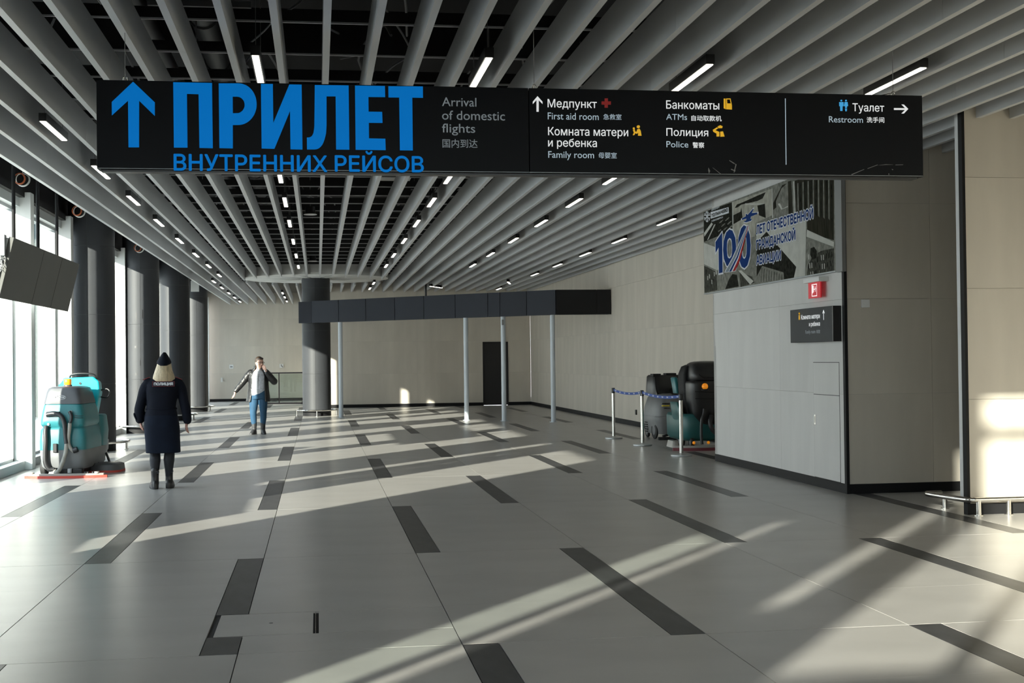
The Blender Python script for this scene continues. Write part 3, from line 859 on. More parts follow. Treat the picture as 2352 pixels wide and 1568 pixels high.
ICON=[('lit',((1.626,3.541),(1.663,3.5),(1.663,3.483),(1.635,3.511),(1.634,3.425),(1.617,3.425),(1.618,3.511),(1.59,3.481),(1.59,3.499))),
('lit',((4.529,3.494),(4.492,3.458),(4.472,3.458),(4.502,3.486),(4.412,3.485),(4.412,3.499),(4.503,3.5),(4.474,3.528),(4.493,3.528))),
('red',((2.133,3.533),(2.158,3.534),(2.158,3.511),(2.181,3.512),(2.18,3.487),(2.157,3.487),(2.157,3.464),(2.132,3.464),(2.132,3.486),(2.109,3.486),(2.11,3.51),(2.133,3.511))),
('yellow',((2.38,3.306),(2.397,3.311),(2.406,3.295),(2.412,3.258),(2.385,3.258),(2.387,3.28),(2.376,3.272),(2.356,3.279),(2.362,3.288),(2.374,3.288))),
('yellow',((2.401,3.325),(2.399,3.332),(2.393,3.336),(2.386,3.336),(2.379,3.333),(2.376,3.327),(2.376,3.321),(2.381,3.316),(2.388,3.314),(2.395,3.316),(2.4,3.322))),
('yellow',((2.361,3.313),(2.359,3.318),(2.354,3.32),(2.349,3.319),(2.345,3.314),(2.347,3.308),(2.351,3.305),(2.357,3.306),(2.361,3.31))),
('yellow',((2.346,3.301),(2.36,3.306),(2.365,3.286),(2.36,3.265),(2.348,3.26),(2.346,3.267),(2.354,3.28))),
('yellow',((3.053,3.548),(3.067,3.548),(3.069,3.468),(3.052,3.475))),
('yellow',((3.072,3.549),(3.106,3.55),(3.116,3.499),(3.116,3.466),(3.072,3.468))),
('black',((3.078,3.541),(3.1,3.542),(3.107,3.512),(3.08,3.512))),
('yellow',((3.085,3.537),(3.097,3.537),(3.096,3.519),(3.085,3.519))),
('yellow',((3.003,3.337),(3.022,3.346),(3.042,3.338),(3.037,3.324),(3.008,3.323))),
('yellow',((2.964,3.31),(2.999,3.331),(3.005,3.321),(2.984,3.308),(3.014,3.295),(3.014,3.261),(2.993,3.26),(2.993,3.283),(2.968,3.296))),
('yellow',((3.022,3.297),(3.043,3.3),(3.055,3.261),(3.022,3.259))),
('cyan',((3.994,3.549),(3.992,3.554),(3.987,3.556),(3.982,3.555),(3.979,3.55),(3.98,3.545),(3.985,3.543),(3.99,3.543),(3.993,3.547))),
('cyan',((3.969,3.537),(4.003,3.538),(4.003,3.507),(3.996,3.507),(3.994,3.47),(3.986,3.47),(3.986,3.502),(3.984,3.47),(3.977,3.47),(3.976,3.506),(3.969,3.506))),
('cyan',((4.031,3.55),(4.029,3.555),(4.025,3.557),(4.02,3.555),(4.017,3.551),(4.018,3.546),(4.022,3.543),(4.027,3.544),(4.031,3.548))),
('cyan',((4.012,3.538),(4.036,3.539),(4.04,3.508),(4.031,3.507),(4.03,3.494),(4.016,3.493),(4.016,3.507),(4.006,3.507))),
('cyan',((4.015,3.489),(4.031,3.489),(4.028,3.468),(4.018,3.468))),
('lit2',((3.536,3.557),(3.541,3.557),(3.54,3.053),(3.535,3.053))),
('scratch',((2.958,3.024),(2.961,3.024),(3.024,2.977),(3.019,2.977))),
('scratch',((3.091,3.082),(3.131,3.06),(3.124,3.055),(3.09,3.078))),
('scratch',((3.126,3.058),(3.146,3.051),(3.128,2.99),(3.123,2.99),(3.138,3.049))),
('scratch',((3.104,3.017),(3.137,3.003),(3.136,2.999),(3.102,3.011))),
('scratch',((4.057,2.984),(4.161,3.025),(4.161,3.021),(4.063,2.98))),
('scratch',((4.191,3.032),(4.271,3.061),(4.272,3.057),(4.191,3.028))),
('scratch',((4.277,3.056),(4.338,3.064),(4.399,3.062),(4.338,3.06))),
('scratch',((4.417,3.062),(4.478,3.064),(4.478,3.061),(4.417,3.059))),
('scratch',((2.926,3.024),(2.938,2.999),(2.93,2.979),(2.924,3.001))),
('scratch',((4.359,2.994),(4.367,2.988),(4.358,2.983))),
('scratch',((4.386,3.029),(4.398,3.023),(4.391,3.02)))]
POSTER=[('pdark',((19.688,3.855),(18.309,3.842),(18.293,3.445),(18.715,3.421),(19.719,3.393))),
('pbeige',((18.267,3.843),(16.623,3.82),(16.62,3.467),(17.273,3.435),(17.325,3.25),(18.275,3.295))),
('pmid',((16.582,3.822),(15.83,3.808),(15.817,3.361),(16.438,3.353),(16.586,3.463))),
('pdark2',((15.773,3.812),(14.511,3.754),(14.536,2.945),(15.032,3.044),(15.375,3.154),(15.368,3.328),(15.729,3.368))),
('plight',((19.719,3.379),(18.641,3.164),(18.647,3.032),(19.044,2.902),(19.725,3.046))),
('plight',((17.244,3.426),(15.398,3.332),(15.463,2.589),(15.854,2.586),(15.768,2.721),(16.434,3.049),(16.855,3.254),(17.254,3.17))),
('pdark',((17.247,3.169),(16.837,3.27),(16.424,3.048),(15.761,2.721),(15.848,2.578),(16.205,2.591),(16.234,2.685),(17.033,2.824),(17.267,2.694))),
('pmid',((17.151,2.601),(17.015,2.822),(16.218,2.678),(16.205,2.593))),
('plight',((15.375,3.151),(14.537,2.924),(14.539,2.867),(15.402,3.068))),
('pmid',((15.402,3.063),(14.54,2.862),(14.55,2.584),(15.421,2.591))),
('pcrowd',((15.363,2.714),(15.213,2.812),(14.927,2.853),(14.54,2.852),(14.55,2.584),(15.397,2.589))),
('pdark',((15.267,2.914),(15.151,2.92),(15.067,2.865),(15.085,2.78),(15.215,2.768),(15.285,2.839))),
('pcrowd',((19.727,3.018),(19.494,2.974),(19.089,2.878),(19.057,2.607),(19.718,2.601))),
('pdark',((18.666,2.599),(18.491,2.733),(18.322,2.8),(18.119,2.774),(18.046,2.603))),
('pcrowd',((17.997,2.804),(17.46,2.706),(17.352,2.613),(17.967,2.586))),
('plight',((18.056,2.834),(17.917,2.824),(17.396,2.64),(17.54,2.599))),
('pdark',((18.178,3.742),(18.075,3.782),(17.876,3.783),(17.191,3.799),(16.85,3.804),(16.977,3.736),(17.194,3.726),(17.877,3.758),(18.037,3.739))),
('plight',((17.72,3.758),(16.944,3.665),(16.945,3.647),(17.702,3.731))),
('pdark',((18.243,3.647),(17.92,3.662),(17.878,3.72),(17.827,3.55),(18.241,3.517))),
('pdark',((17.197,3.665),(16.891,3.653),(16.864,3.458),(17.13,3.523))),
('pdark2',((16.563,3.626),(16.22,3.815),(16.042,3.814),(16.255,3.774),(16.46,3.637),(16.447,3.553),(16.566,3.532))),
('plight',((16.395,3.594),(16.312,3.59),(16.217,3.509),(16.022,3.521),(16.022,3.509),(16.266,3.501))),
('pdark2',((16.009,3.833),(15.892,3.828),(15.847,3.381),(16.004,3.399))),
('plight',((18.284,3.839),(18.243,3.838),(18.242,3.298),(18.291,3.296))),
('plight',((16.616,3.819),(16.589,3.82),(16.584,3.428),(16.619,3.429))),
('plight',((15.824,3.808),(15.786,3.807),(15.779,3.363),(15.81,3.364))),
('plight',((19.703,3.53),(19.302,3.655),(19.235,3.621),(19.682,3.473))),
('plight',((19.168,3.607),(19.101,3.607),(19.474,3.412),(19.544,3.404))),
('pdark',((17.052,2.801),(17.038,2.8),(17.078,2.602),(17.093,2.603))),
('pdark',((16.953,2.783),(16.938,2.782),(16.975,2.6),(16.989,2.601))),
('pdark',((16.854,2.765),(16.84,2.764),(16.872,2.599),(16.886,2.6))),
('pdark',((16.757,2.748),(16.743,2.747),(16.771,2.598),(16.784,2.598))),
('pdark',((16.661,2.731),(16.648,2.73),(16.67,2.596),(16.684,2.597))),
('pdark',((16.566,2.713),(16.553,2.713),(16.571,2.595),(16.585,2.596))),
('pdark',((16.472,2.697),(16.459,2.696),(16.473,2.594),(16.487,2.594))),
('pdark',((16.379,2.68),(16.366,2.679),(16.376,2.592),(16.389,2.593))),
('pdark',((16.287,2.663),(16.274,2.662),(16.28,2.591),(16.293,2.592))),
('pmid',((15.683,3.766),(15.643,3.765),(15.645,3.404),(15.684,3.43))),
('pdark',((15.594,3.761),(15.555,3.76),(15.557,3.385),(15.596,3.412))),
('pmid',((15.506,3.756),(15.467,3.755),(15.471,3.366),(15.509,3.393))),
('pdark',((15.42,3.75),(15.381,3.75),(15.385,3.348),(15.423,3.374))),
('pmid',((15.334,3.745),(15.296,3.744),(15.3,3.33),(15.338,3.356))),
('pdark',((15.249,3.74),(15.211,3.739),(15.217,3.312),(15.253,3.338))),
('pmid',((15.165,3.735),(15.128,3.734),(15.134,3.294),(15.17,3.32))),
('pdark',((15.082,3.73),(15.045,3.729),(15.051,3.276),(15.087,3.302))),
('pmid',((15.0,3.725),(14.963,3.725),(14.97,3.259),(15.006,3.284))),
('pdark',((14.919,3.721),(14.882,3.72),(14.89,3.241),(14.925,3.267))),
('pmid',((14.838,3.716),(14.802,3.715),(14.81,3.224),(14.845,3.249))),
('pdark',((14.758,3.711),(14.723,3.71),(14.731,3.207),(14.766,3.232))),
('pmid',((14.679,3.706),(14.644,3.706),(14.653,3.191),(14.687,3.215))),
('pdark',((14.601,3.702),(14.566,3.701),(14.576,3.174),(14.61,3.199))),
('plight',((15.343,2.844),(15.323,2.844),(15.319,2.782),(15.34,2.778))),
('pdark',((15.21,2.743),(15.19,2.744),(15.186,2.682),(15.207,2.678))),
('pdark',((15.079,2.644),(15.059,2.645),(15.056,2.583),(15.076,2.579))),
('plight',((14.94,2.802),(14.921,2.802),(14.917,2.741),(14.937,2.737))),
('pdark',((14.814,2.704),(14.794,2.704),(14.791,2.644),(14.81,2.64))),
('pdark',((14.681,2.817),(14.662,2.817),(14.659,2.757),(14.678,2.753))),
('plight',((15.312,2.734),(15.292,2.735),(15.288,2.673),(15.309,2.669))),
('pdark',((15.18,2.635),(15.159,2.635),(15.156,2.574),(15.176,2.569))),
('pdark',((15.039,2.794),(15.019,2.794),(15.016,2.733),(15.036,2.729))),
('plight',((14.911,2.695),(14.891,2.696),(14.888,2.635),(14.908,2.631))),
('pdark',((14.777,2.809),(14.757,2.809),(14.754,2.749),(14.773,2.745))),
('pdark',((14.652,2.712),(14.634,2.712),(14.631,2.652),(14.65,2.648))),
('plight',((15.281,2.625),(15.261,2.626),(15.258,2.564),(15.278,2.56))),
('pdark',((15.141,2.742),(15.121,2.743),(15.117,2.681),(15.138,2.677))),
('pdark',((15.009,2.686),(14.99,2.687),(14.986,2.626),(15.006,2.622))),
('plight',((14.873,2.801),(14.854,2.801),(14.851,2.74),(14.87,2.737))),
('pdark',((14.748,2.703),(14.729,2.704),(14.726,2.643),(14.745,2.64))),
('pdark',((14.616,2.815),(14.597,2.816),(14.594,2.756),(14.613,2.752))),
('plight',((15.242,2.734),(15.222,2.734),(15.218,2.672),(15.239,2.668))),
('pdark',((15.111,2.634),(15.091,2.635),(15.087,2.573),(15.107,2.569))),
('pdark',((14.971,2.792),(14.952,2.793),(14.948,2.732),(14.968,2.728))),
('plight',((14.844,2.694),(14.825,2.695),(14.822,2.634),(14.841,2.63))),
('pdark',((14.711,2.808),(14.692,2.808),(14.689,2.748),(14.708,2.744))),
('pdark',((15.345,2.725),(15.324,2.725),(15.321,2.663),(15.342,2.659))),
('plight',((15.212,2.625),(15.191,2.626),(15.188,2.564),(15.208,2.56))),
('pdark',((15.071,2.784),(15.051,2.785),(15.047,2.723),(15.067,2.719))),
('pdark',((19.635,2.956),(19.593,2.95),(19.591,2.891),(19.634,2.887))),
('plight',((19.466,2.872),(19.425,2.866),(19.423,2.807),(19.465,2.803))),
('pdark',((19.3,2.789),(19.26,2.783),(19.258,2.725),(19.299,2.721))),
('plight',((19.128,2.909),(19.088,2.903),(19.086,2.845),(19.127,2.841))),
('pdark',((19.509,2.862),(19.467,2.857),(19.465,2.798),(19.507,2.793))),
('plight',((19.342,2.779),(19.301,2.774),(19.299,2.715),(19.34,2.711))),
('pdark',((19.169,2.899),(19.129,2.894),(19.127,2.836),(19.167,2.832))),
('plight',((19.551,2.852),(19.509,2.847),(19.507,2.788),(19.549,2.784))),
('pdark',((19.384,2.769),(19.343,2.764),(19.341,2.705),(19.382,2.701))),
('plight',((19.21,2.89),(19.17,2.885),(19.168,2.826),(19.208,2.822))),
('pmid',((19.009,3.678),(18.876,3.69),(18.868,3.678),(18.996,3.663))),
('pmid',((18.91,3.612),(18.779,3.625),(18.771,3.613),(18.898,3.597))),
('pmid',((18.813,3.547),(18.683,3.56),(18.675,3.549),(18.8,3.533))),
('pmid',((18.716,3.483),(18.588,3.497),(18.58,3.485),(18.704,3.469))),
('pmid',((18.612,3.616),(18.485,3.629),(18.477,3.618),(18.6,3.602))),
('pmid',((18.517,3.552),(18.391,3.565),(18.383,3.554),(18.505,3.538))),
('pmid',((18.424,3.489),(18.299,3.503),(18.291,3.491),(18.412,3.475))),
('pmid',((18.968,3.49),(18.836,3.503),(18.828,3.492),(18.956,3.475))),
('pmid',((18.862,3.624),(18.731,3.637),(18.723,3.626),(18.849,3.61))),
('pmid',((18.765,3.56),(18.635,3.573),(18.627,3.561),(18.752,3.545))),
('pmid',((18.669,3.496),(18.54,3.509),(18.532,3.498),(18.656,3.481))),
('pmid',((18.565,3.628),(18.438,3.641),(18.43,3.629),(18.553,3.614))),
('pmid',((18.471,3.565),(18.345,3.577),(18.337,3.566),(18.459,3.55))),
('pmid',((18.377,3.502),(18.253,3.515),(18.245,3.503),(18.366,3.487)))]
PFG=[('pwhite',((19.34,3.816),(18.456,3.79),(18.448,3.702),(19.331,3.715))),
('pwhite',((17.626,3.438),(17.573,3.438),(17.543,3.407),(17.905,3.102),(18.157,2.828),(18.698,2.845),(18.311,3.032))),
('pgrey',((17.627,3.428),(17.611,3.429),(18.107,3.055),(18.486,2.844),(18.655,2.849),(18.27,3.029))),
('pnavy',((17.604,3.429),(17.592,3.427),(18.036,3.024),(18.361,2.839),(18.465,2.842),(18.087,3.04))),
('pred',((17.581,3.429),(17.566,3.425),(17.95,2.979),(18.177,2.836),(18.299,2.837),(18.021,2.997))),
('pwhite',((17.34,3.655),(17.312,3.643),(17.398,3.593),(17.148,3.574),(17.141,3.55),(17.443,3.54),(17.461,3.506),(17.411,3.494),(17.433,3.475),(17.539,3.472),(17.647,3.471),(17.778,3.488),(17.764,3.504),(17.69,3.502),(17.658,3.53),(17.878,3.534),(17.885,3.559),(17.686,3.574),(17.698,3.608),(17.642,3.606),(17.599,3.586))),
('pnavy',((17.364,3.639),(17.339,3.629),(17.415,3.586),(17.194,3.569),(17.187,3.548),(17.455,3.541),(17.471,3.512),(17.426,3.501),(17.446,3.484),(17.54,3.482),(17.636,3.482),(17.751,3.497),(17.739,3.51),(17.673,3.508),(17.645,3.533),(17.839,3.536),(17.846,3.558),(17.67,3.571),(17.681,3.599),(17.631,3.598),(17.593,3.581))),
('pwhite',((19.523,3.762),(19.504,3.771),(19.368,3.714),(19.387,3.704))),
('pwhite',((19.428,3.727),(19.435,3.738),(19.364,3.74),(19.357,3.729))),
('pwhite',((19.445,3.732),(19.418,3.732),(19.402,3.694),(19.429,3.694))),
('pwhite',((19.532,3.768),(19.495,3.764),(19.499,3.679),(19.536,3.683))),
('pwhite',((19.526,3.713),(19.506,3.719),(19.454,3.687),(19.473,3.681))),
('pwhite',((19.525,3.721),(19.506,3.711),(19.561,3.69),(19.58,3.7))),
('pwhite',((19.522,3.773),(19.504,3.759),(19.646,3.732),(19.664,3.746))),
('pwhite',((19.612,3.753),(19.584,3.747),(19.605,3.713),(19.632,3.718))),
('pwhite',((19.594,3.755),(19.602,3.745),(19.674,3.764),(19.666,3.773))),
('pwhite',((19.504,3.771),(19.523,3.762),(19.661,3.82),(19.641,3.829))),
('pwhite',((19.599,3.807),(19.592,3.795),(19.665,3.793),(19.672,3.804))),
('pwhite',((19.582,3.801),(19.609,3.801),(19.626,3.84),(19.599,3.84))),
('pwhite',((19.495,3.764),(19.532,3.768),(19.528,3.854),(19.491,3.849))),
('pwhite',((19.501,3.82),(19.521,3.814),(19.573,3.846),(19.554,3.852))),
('pwhite',((19.502,3.812),(19.521,3.822),(19.466,3.842),(19.447,3.832))),
('pwhite',((19.504,3.759),(19.522,3.773),(19.383,3.801),(19.365,3.787))),
('pwhite',((19.416,3.78),(19.443,3.785),(19.423,3.82),(19.396,3.814))),
('pwhite',((19.433,3.778),(19.425,3.787),(19.355,3.769),(19.363,3.76)))]
PTXT=[('ЛЕТ ОТЕЧЕСТВЕННОЙ', 17.243, 15.153, 3.269, 0.122, 'p'),
('ГРАЖДАНСКОЙ', 17.252, 15.763, 3.064, 0.122, 'p'),
('АВИАЦИИ', 17.261, 16.292, 2.852, 0.12, 'p'),
('1', 19.1, 18.775, 2.849, 0.597, 'n'),
('0', 18.738, 18.121, 2.907, 0.553, 'n'),
('0', 18.044, 17.484, 2.843, 0.61, 'n'),
('АЭРОПОРТ', 19.294, 18.879, 3.828, 0.025, 'w'),
('ТОЛМАЧЕВО', 19.294, 18.481, 3.729, 0.051, 'd'),
('НОВОСИБИРСК', 19.288, 18.718, 3.66, 0.024, 'w')]

# ================================================================ BIG SIGN
SYY = 9.5
sg = empty('hanging_sign', (1.56, SYY, 3.28)); tag(sg, 'long black hanging airport sign with a huge blue Russian arrivals heading and white texts', 'sign')
SO = Vector((1.56, SYY, 3.28))
def s3(u, v, w): return Vector((u, SYY-w, v))-SO
zt, zb = 3.600, 2.970
MB().box(-1.524-SO.x, 0.0, zb-SO.z, 1.557-SO.x, 0.13, zt-SO.z).build('panel', M['sign'], sg, bevel=0.003)
MB().box(1.563-SO.x, 0.0, zb-SO.z, 4.645-SO.x, 0.13, zt-SO.z).build('panel', M['sign'], sg, bevel=0.003)
MB().box(-1.524-SO.x, -0.002, zb-SO.z+0.004, 4.645-SO.x, 0.0, zb-SO.z+0.008).build('bottom_trim', M['frame'], sg)
MB().box(-1.50-SO.x, 0.02, zb-SO.z-0.015, 4.60-SO.x, 0.11, zb-SO.z).build('bottom_rail', M['black'], sg)
for i, pts in enumerate(BLUE):
    poly_mesh('arrow_symbol' if i == 0 else 'heading_letter', pts, M['blue'], s3, 0.003, sg)
poly_mesh('heading_letter', RLET[0], M['blue'], s3, 0.003, sg, hole=RLET[1])
for s, x0, x1, z0, cap, m, kind in TEXT:
    bold = 0.006 if m == 'blue' else (0.0012 if m == 'lit' else 0.0006)
    text_obj(s, x0, x1, z0, cap, M[m], s3, 0.003, sg, bold, kind)
w = 0.0025
for m, pts in ICON:
    w += 0.0001
    nm = {'lit': 'arrow_symbol', 'lit2': 'divider_line', 'scratch': 'scratch'}.get(m, 'pictogram')
    poly_mesh(nm, pts, M['sign'] if m == 'black' else M[m], s3, w+(0.001 if m == 'black' else 0), sg)
for x, zt2 in ((-1.335, 4.255), (1.612, 4.255), (4.435, 4.255)):
    MB().cyl((x-SO.x, 0.06, zt-SO.z+0.05), (x-SO.x, 0.06, 5.6-SO.z), 0.0028, 6).build('suspension_wire', M['cable'], sg)
    ring = [(x-SO.x+0.014*math.cos(R(a)), 0.06, zt-SO.z+0.022+0.018*math.sin(R(a))) for a in range(-60, 270, 20)]+[(x-SO.x, 0.06, zt-SO.z+0.055)]
    MB().tube(ring, 0.003, 6).build('hook', M['steel'], sg, smooth=True)
MB().tube(smooth_path([(4.43-SO.x, 0.06, zt-SO.z+0.03), (4.33-SO.x, 0.06, zt-SO.z+0.008), (4.24-SO.x, 0.06, zt-SO.z+0.004)]), 0.003, 6).build('cable', M['black'], sg, smooth=True)

# ================================================================ POSTER ON THE RIGHT BLOCK
M['pmid'] = node_mat('print_mid_grey', (0.20, 0.20, 0.175), 0.9, spec=0.03, noise=((14, 14, 14), 0.45, 8))
M['pdark'] = node_mat('print_dark', (0.022, 0.022, 0.018), 0.9, spec=0.03, noise=((18, 18, 18), 0.8, 8))
M['pdark2'] = node_mat('print_dark_olive', (0.032, 0.030, 0.022), 0.9, spec=0.03, noise=((5, 30, 3), 0.7, 6))
M['plight'] = node_mat('print_light_grey', (0.50, 0.50, 0.46), 0.9, spec=0.03, noise=((6, 6, 6), 0.15, 6))
M['pbeige'] = node_mat('print_beige_grey', (0.36, 0.35, 0.30), 0.9, spec=0.03, noise=((8, 8, 8), 0.3, 8))
M['pcrowd'] = node_mat('print_crowd', (0.06, 0.06, 0.05), 0.9, spec=0.03, noise=((25, 40, 14), 1.0, 8))
M['pnavy'] = node_mat('print_navy', (0.016, 0.045, 0.17), 0.9, spec=0.03)
M['pred'] = node_mat('print_red', (0.33, 0.03, 0.03), 0.9, spec=0.03)
M['pgrey'] = node_mat('print_grey', (0.22, 0.26, 0.30), 0.9, spec=0.03)
M['pwhite'] = node_mat('print_white', (0.66, 0.68, 0.72), 0.9, spec=0.03)
PXX = 5.985
pt = empty('wall_poster', (PXX, 17.1, 3.22)); tag(pt, 'large black and white photo collage banner with blue lettering high on the right wall', 'poster')
PO = Vector((PXX, 17.1, 3.22))
def p3(u, v, w): return Vector((PXX-w, u, v))-PO
MB().box(0.0, 14.50-PO.y, 2.585-PO.z, 0.045, 19.73-PO.y, 3.86-PO.z).build('backing', M['pmid'], pt)
MB().box(-0.004, 14.50-PO.y, 2.572-PO.z, 0.045, 19.75-PO.y, 2.588-PO.z).build('frame', M['frame'], pt)
w = 0.0008
for m, pts in POSTER:
    w += 0.00003
    pts = [(max(14.51, min(19.72, a)), max(2.59, min(3.855, b))) for a, b in pts]
    poly_mesh('photo_print', pts, M[m], p3, w, pt)
w = 0.0045
for m, pts in PFG:
    if m == 'pwhite' and len(pts) > 4 or m != 'pwhite': continue
for (s, y0, y1, z0, cap, m) in PTXT:
    if m == 'p':
        text_obj(s, y0, y1, z0, cap, M['pwhite'], p3, 0.0048, pt, 0.012, grow=0.014)
        text_obj(s, y0, y1, z0, cap, M['pnavy'], p3, 0.0062, pt, 0.012)
    elif m == 'n' and s == '1':
        one = [(19.105, 3.62), (18.78, 3.80), (18.775, 3.80), (18.775, 2.852), (18.955, 2.852), (18.955, 3.47), (19.105, 3.36)]
        one = [(a, 2.852+(b-2.852)*0.63) for a, b in one]
        c1 = sum(a for a, b in one)/7; c2 = sum(b for a, b in one)/7
        ow = [(19.135, 0), (18.79, 0), (18.75, 0), (18.75, 0), (18.985, 0), (18.985, 0), (19.135, 0)]
        oz = [one[0][1]+0.012, one[1][1]+0.024, one[2][1]+0.024, 2.828, 2.828, one[5][1]-0.04, one[6][1]-0.03]
        poly_mesh('lettering', [(a[0], z_) for a, z_ in zip(ow, oz)], M['pwhite'], p3, 0.0040, pt)
        poly_mesh('lettering', one, M['pnavy'], p3, 0.0052, pt)
    elif m == 'n':
        text_obj(s, y0, y1, z0, cap, M['pwhite'], p3, 0.0040, pt, 0.06, kind='box', grow=0.022)
        text_obj(s, y0, y1, z0, cap, M['pnavy'], p3, 0.0052, pt, 0.06, kind='box')
w = 0.0056
for m, pts in PFG[:1]: poly_mesh('emblem', pts, M[m], p3, 0.0042, pt)
for m, pts in PFG[1:]:
    w += 0.00012
    poly_mesh('emblem', pts, M[m], p3, w, pt)
for (s, y0, y1, z0, cap, m) in PTXT:
    if m == 'w': text_obj(s, y0, y1, z0, cap, M['pwhite'], p3, 0.0048, pt, 0.003)
    if m == 'd': text_obj(s, y0, y1, z0, cap, M['pdark'], p3, 0.0052, pt, 0.012)
MB().box(-0.002, 14.30-PO.y, 2.565-PO.z, 0.045, 14.495-PO.y, 3.86-PO.z).build('end_panel', M['cable'], pt)

# fire exit sign
t = empty('exit_sign', (6.03, 15.1, 2.4)); tag(t, 'small lit red and white exit sign under the poster', 'exit sign')
M['exitred'] = node_mat('exit_red', (0.45, 0.008, 0.015), 0.5, emis=(0.8, 0.01, 0.03), estr=0.2)
M['exitwhite'] = node_mat('exit_white', (0.7, 0.7, 0.7), 0.4, emis=(1, 0.85, 0.85), estr=0.5)
MB().box(-0.12, -0.27, 0.085, 0.0, 0.24, 0.14).build('housing', M['white'], t, bevel=0.004)
MB().box(-0.075, -0.20, -0.105, -0.062, 0.19, 0.085).build('light_plate', M['exitred'], t)
e3 = lambda u, v, w: Vector((-0.076-w, u, v))
poly_mesh('pictogram', [(0.06, -0.085), (0.075, -0.085), (0.075, 0.065), (0.06, 0.065)], M['exitwhite'], e3, 0.001, t)
poly_mesh('pictogram', [(-0.09, -0.085), (0.06, -0.085), (0.06, -0.075), (-0.09, -0.075)], M['exitwhite'], e3, 0.001, t)
poly_mesh('pictogram', [(-0.09, 0.055), (0.06, 0.055), (0.06, 0.065), (-0.09, 0.065)], M['exitwhite'], e3, 0.001, t)
poly_mesh('pictogram', [(-0.09, -0.085), (-0.08, -0.085), (-0.08, 0.065), (-0.09, 0.065)], M['exitwhite'], e3, 0.001, t)
poly_mesh('pictogram', [(0.055, -0.05), (0.01, -0.03), (0.01, 0.045), (0.055, 0.05)], M['exitwhite'], e3, 0.0012, t)
poly_mesh('pictogram', [(-0.06, 0.0), (0.0, -0.006), (0.0, 0.006), (-0.06, 0.012)], M['exitwhite'], e3, 0.0012, t)
poly_mesh('pictogram', [(-0.045, -0.03), (-0.03, -0.03), (-0.03, 0.035), (-0.045, 0.035)], M['exitwhite'], e3, 0.0013, t)
# family room sign
t = empty('room_sign', (5.93, 15.17, 1.97)); tag(t, 'dark grey projecting box sign for the family room on the right wall corner', 'sign')
M['grey_sign'] = node_mat('sign_grey', (0.022, 0.026, 0.03), 0.55, spec=0.25)
MB().box(0.0, -0.685, -0.207, 0.10, 0.685, 0.207).build('box', M['grey_sign'], t, bevel=0.004)
MB().box(-0.001, -0.705, -0.207, 0.135, -0.686, 0.207).build('end_cap', M['black'], t)
f3 = lambda u, v, w: Vector((-0.001-w, u, v))
def fam(s, y0, y1, z, cap, m, b=0.002, kind='cap'): text_obj(s, y0-15.17, y1-15.17, z-1.97, cap, M[m], f3, 0.002, t, b, kind)
fam('Комната матери', 15.47, 14.86, 2.045, 0.055, 'lit'); fam('и ребенка', 15.21, 14.86, 1.955, 0.05, 'lit'); fam('Family room', 15.33, 15.01, 1.868, 0.042, 'dim', 0.0); fam('母婴室', 14.98, 14.86, 1.865, 0.042, 'dim', 0.0, 'box')
poly_mesh('arrow_symbol', [(-0.43, -0.05+.1), (-0.42, 0.05), (-0.42, 0.15), (-0.40, 0.125), (-0.395, 0.135), (-0.425, 0.17), (-0.455, 0.135), (-0.45, 0.125), (-0.43, 0.15)], M['lit'], f3, 0.002, t)
poly_mesh('pictogram', [(0.345, 0.075), (0.355, 0.075), (0.36, 0.10), (0.375, 0.075), (0.385, 0.075), (0.378, 0.14), (0.365, 0.12), (0.352, 0.15)], M['yellow'], f3, 0.002, t)
MB().ball((-0.004, 0.355, 0.155), 0.011, 8, 6).build('pictogram', M['yellow'], t)
# service flap in the block wall
t = empty('service_hatch', (6.03, 14.95, 0)); tag(t, 'flush two part service door in the pale right wall, below the family room sign', 'service hatch')
MB().box(-0.004, -0.40, 1.130, 0.0, 0.395, 1.512).build('panel', M['concrete_skylit'], t)
MB().box(-0.004, -0.40, 0.118, 0.0, 0.395, 1.122).build('panel', M['concrete_skylit'], t)
MB().box(-0.0015, -0.408, 0.112, 0.0, 0.403, 1.52).build('frame', M['joint'], t)
MB().box(-0.009, 0.335, 0.755, -0.004, 0.375, 0.875).build('latch', M['steel'], t)
MB().box(-0.0095, 0.348, 0.775, -0.009, 0.362, 0.855).build('latch_slot', M['black'], t)
# switches, sockets, small wall signs
t = MB().box(6.228, 14.335, 2.148, 6.327, 14.36, 2.241).build('wall_box', M['white'], bevel=0.003); tag(t, 'small square white box on the dark beige wall behind the block corner', 'wall box')
t = MB().box(7.325, 29.70, 0.265, 7.35, 29.80, 0.385).build('wall_socket', M['black'], bevel=0.003); tag(t, 'small black socket low on the far right wall, left of the stanchions', 'socket')
t = empty('wall_pictogram', (-3.486, 54.37, 1.42)); tag(t, 'small square grey sign on the far wall, left of the man', 'sign', 'small square signs on the far wall')
MB().box(-0.08, 0, -0.08, 0.08, 0.02, 0.08).build('plate', M['white'], t)
MB().box(-0.05, -0.003, -0.03, 0.05, 0.0, 0.02).build('pictogram', M['cable'], t)
t = empty('wall_pictogram', (-1.471, 54.37, 1.43)); tag(t, 'small square white sign with a black figure on the far wall, right of the man', 'sign', 'small square signs on the far wall')
MB().box(-0.08, 0, -0.08, 0.08, 0.02, 0.08).build('plate', M['white'], t)
MB().box(-0.02, -0.003, 0.0, 0.0, 0.0, 0.06).box(-0.02, -0.003, -0.02, 0.04, 0.0, 0.0).box(0.03, -0.003, -0.06, 0.05, 0.0, -0.02).build('pictogram', M['black'], t)
t = MB().box(-3.91, 54.37, 0.80, -3.83, 54.39, 0.98).build('wall_plate', M['offwhite'], bevel=0.004); tag(t, 'pale rectangular plate low on the far wall behind the policewoman', 'wall plate')
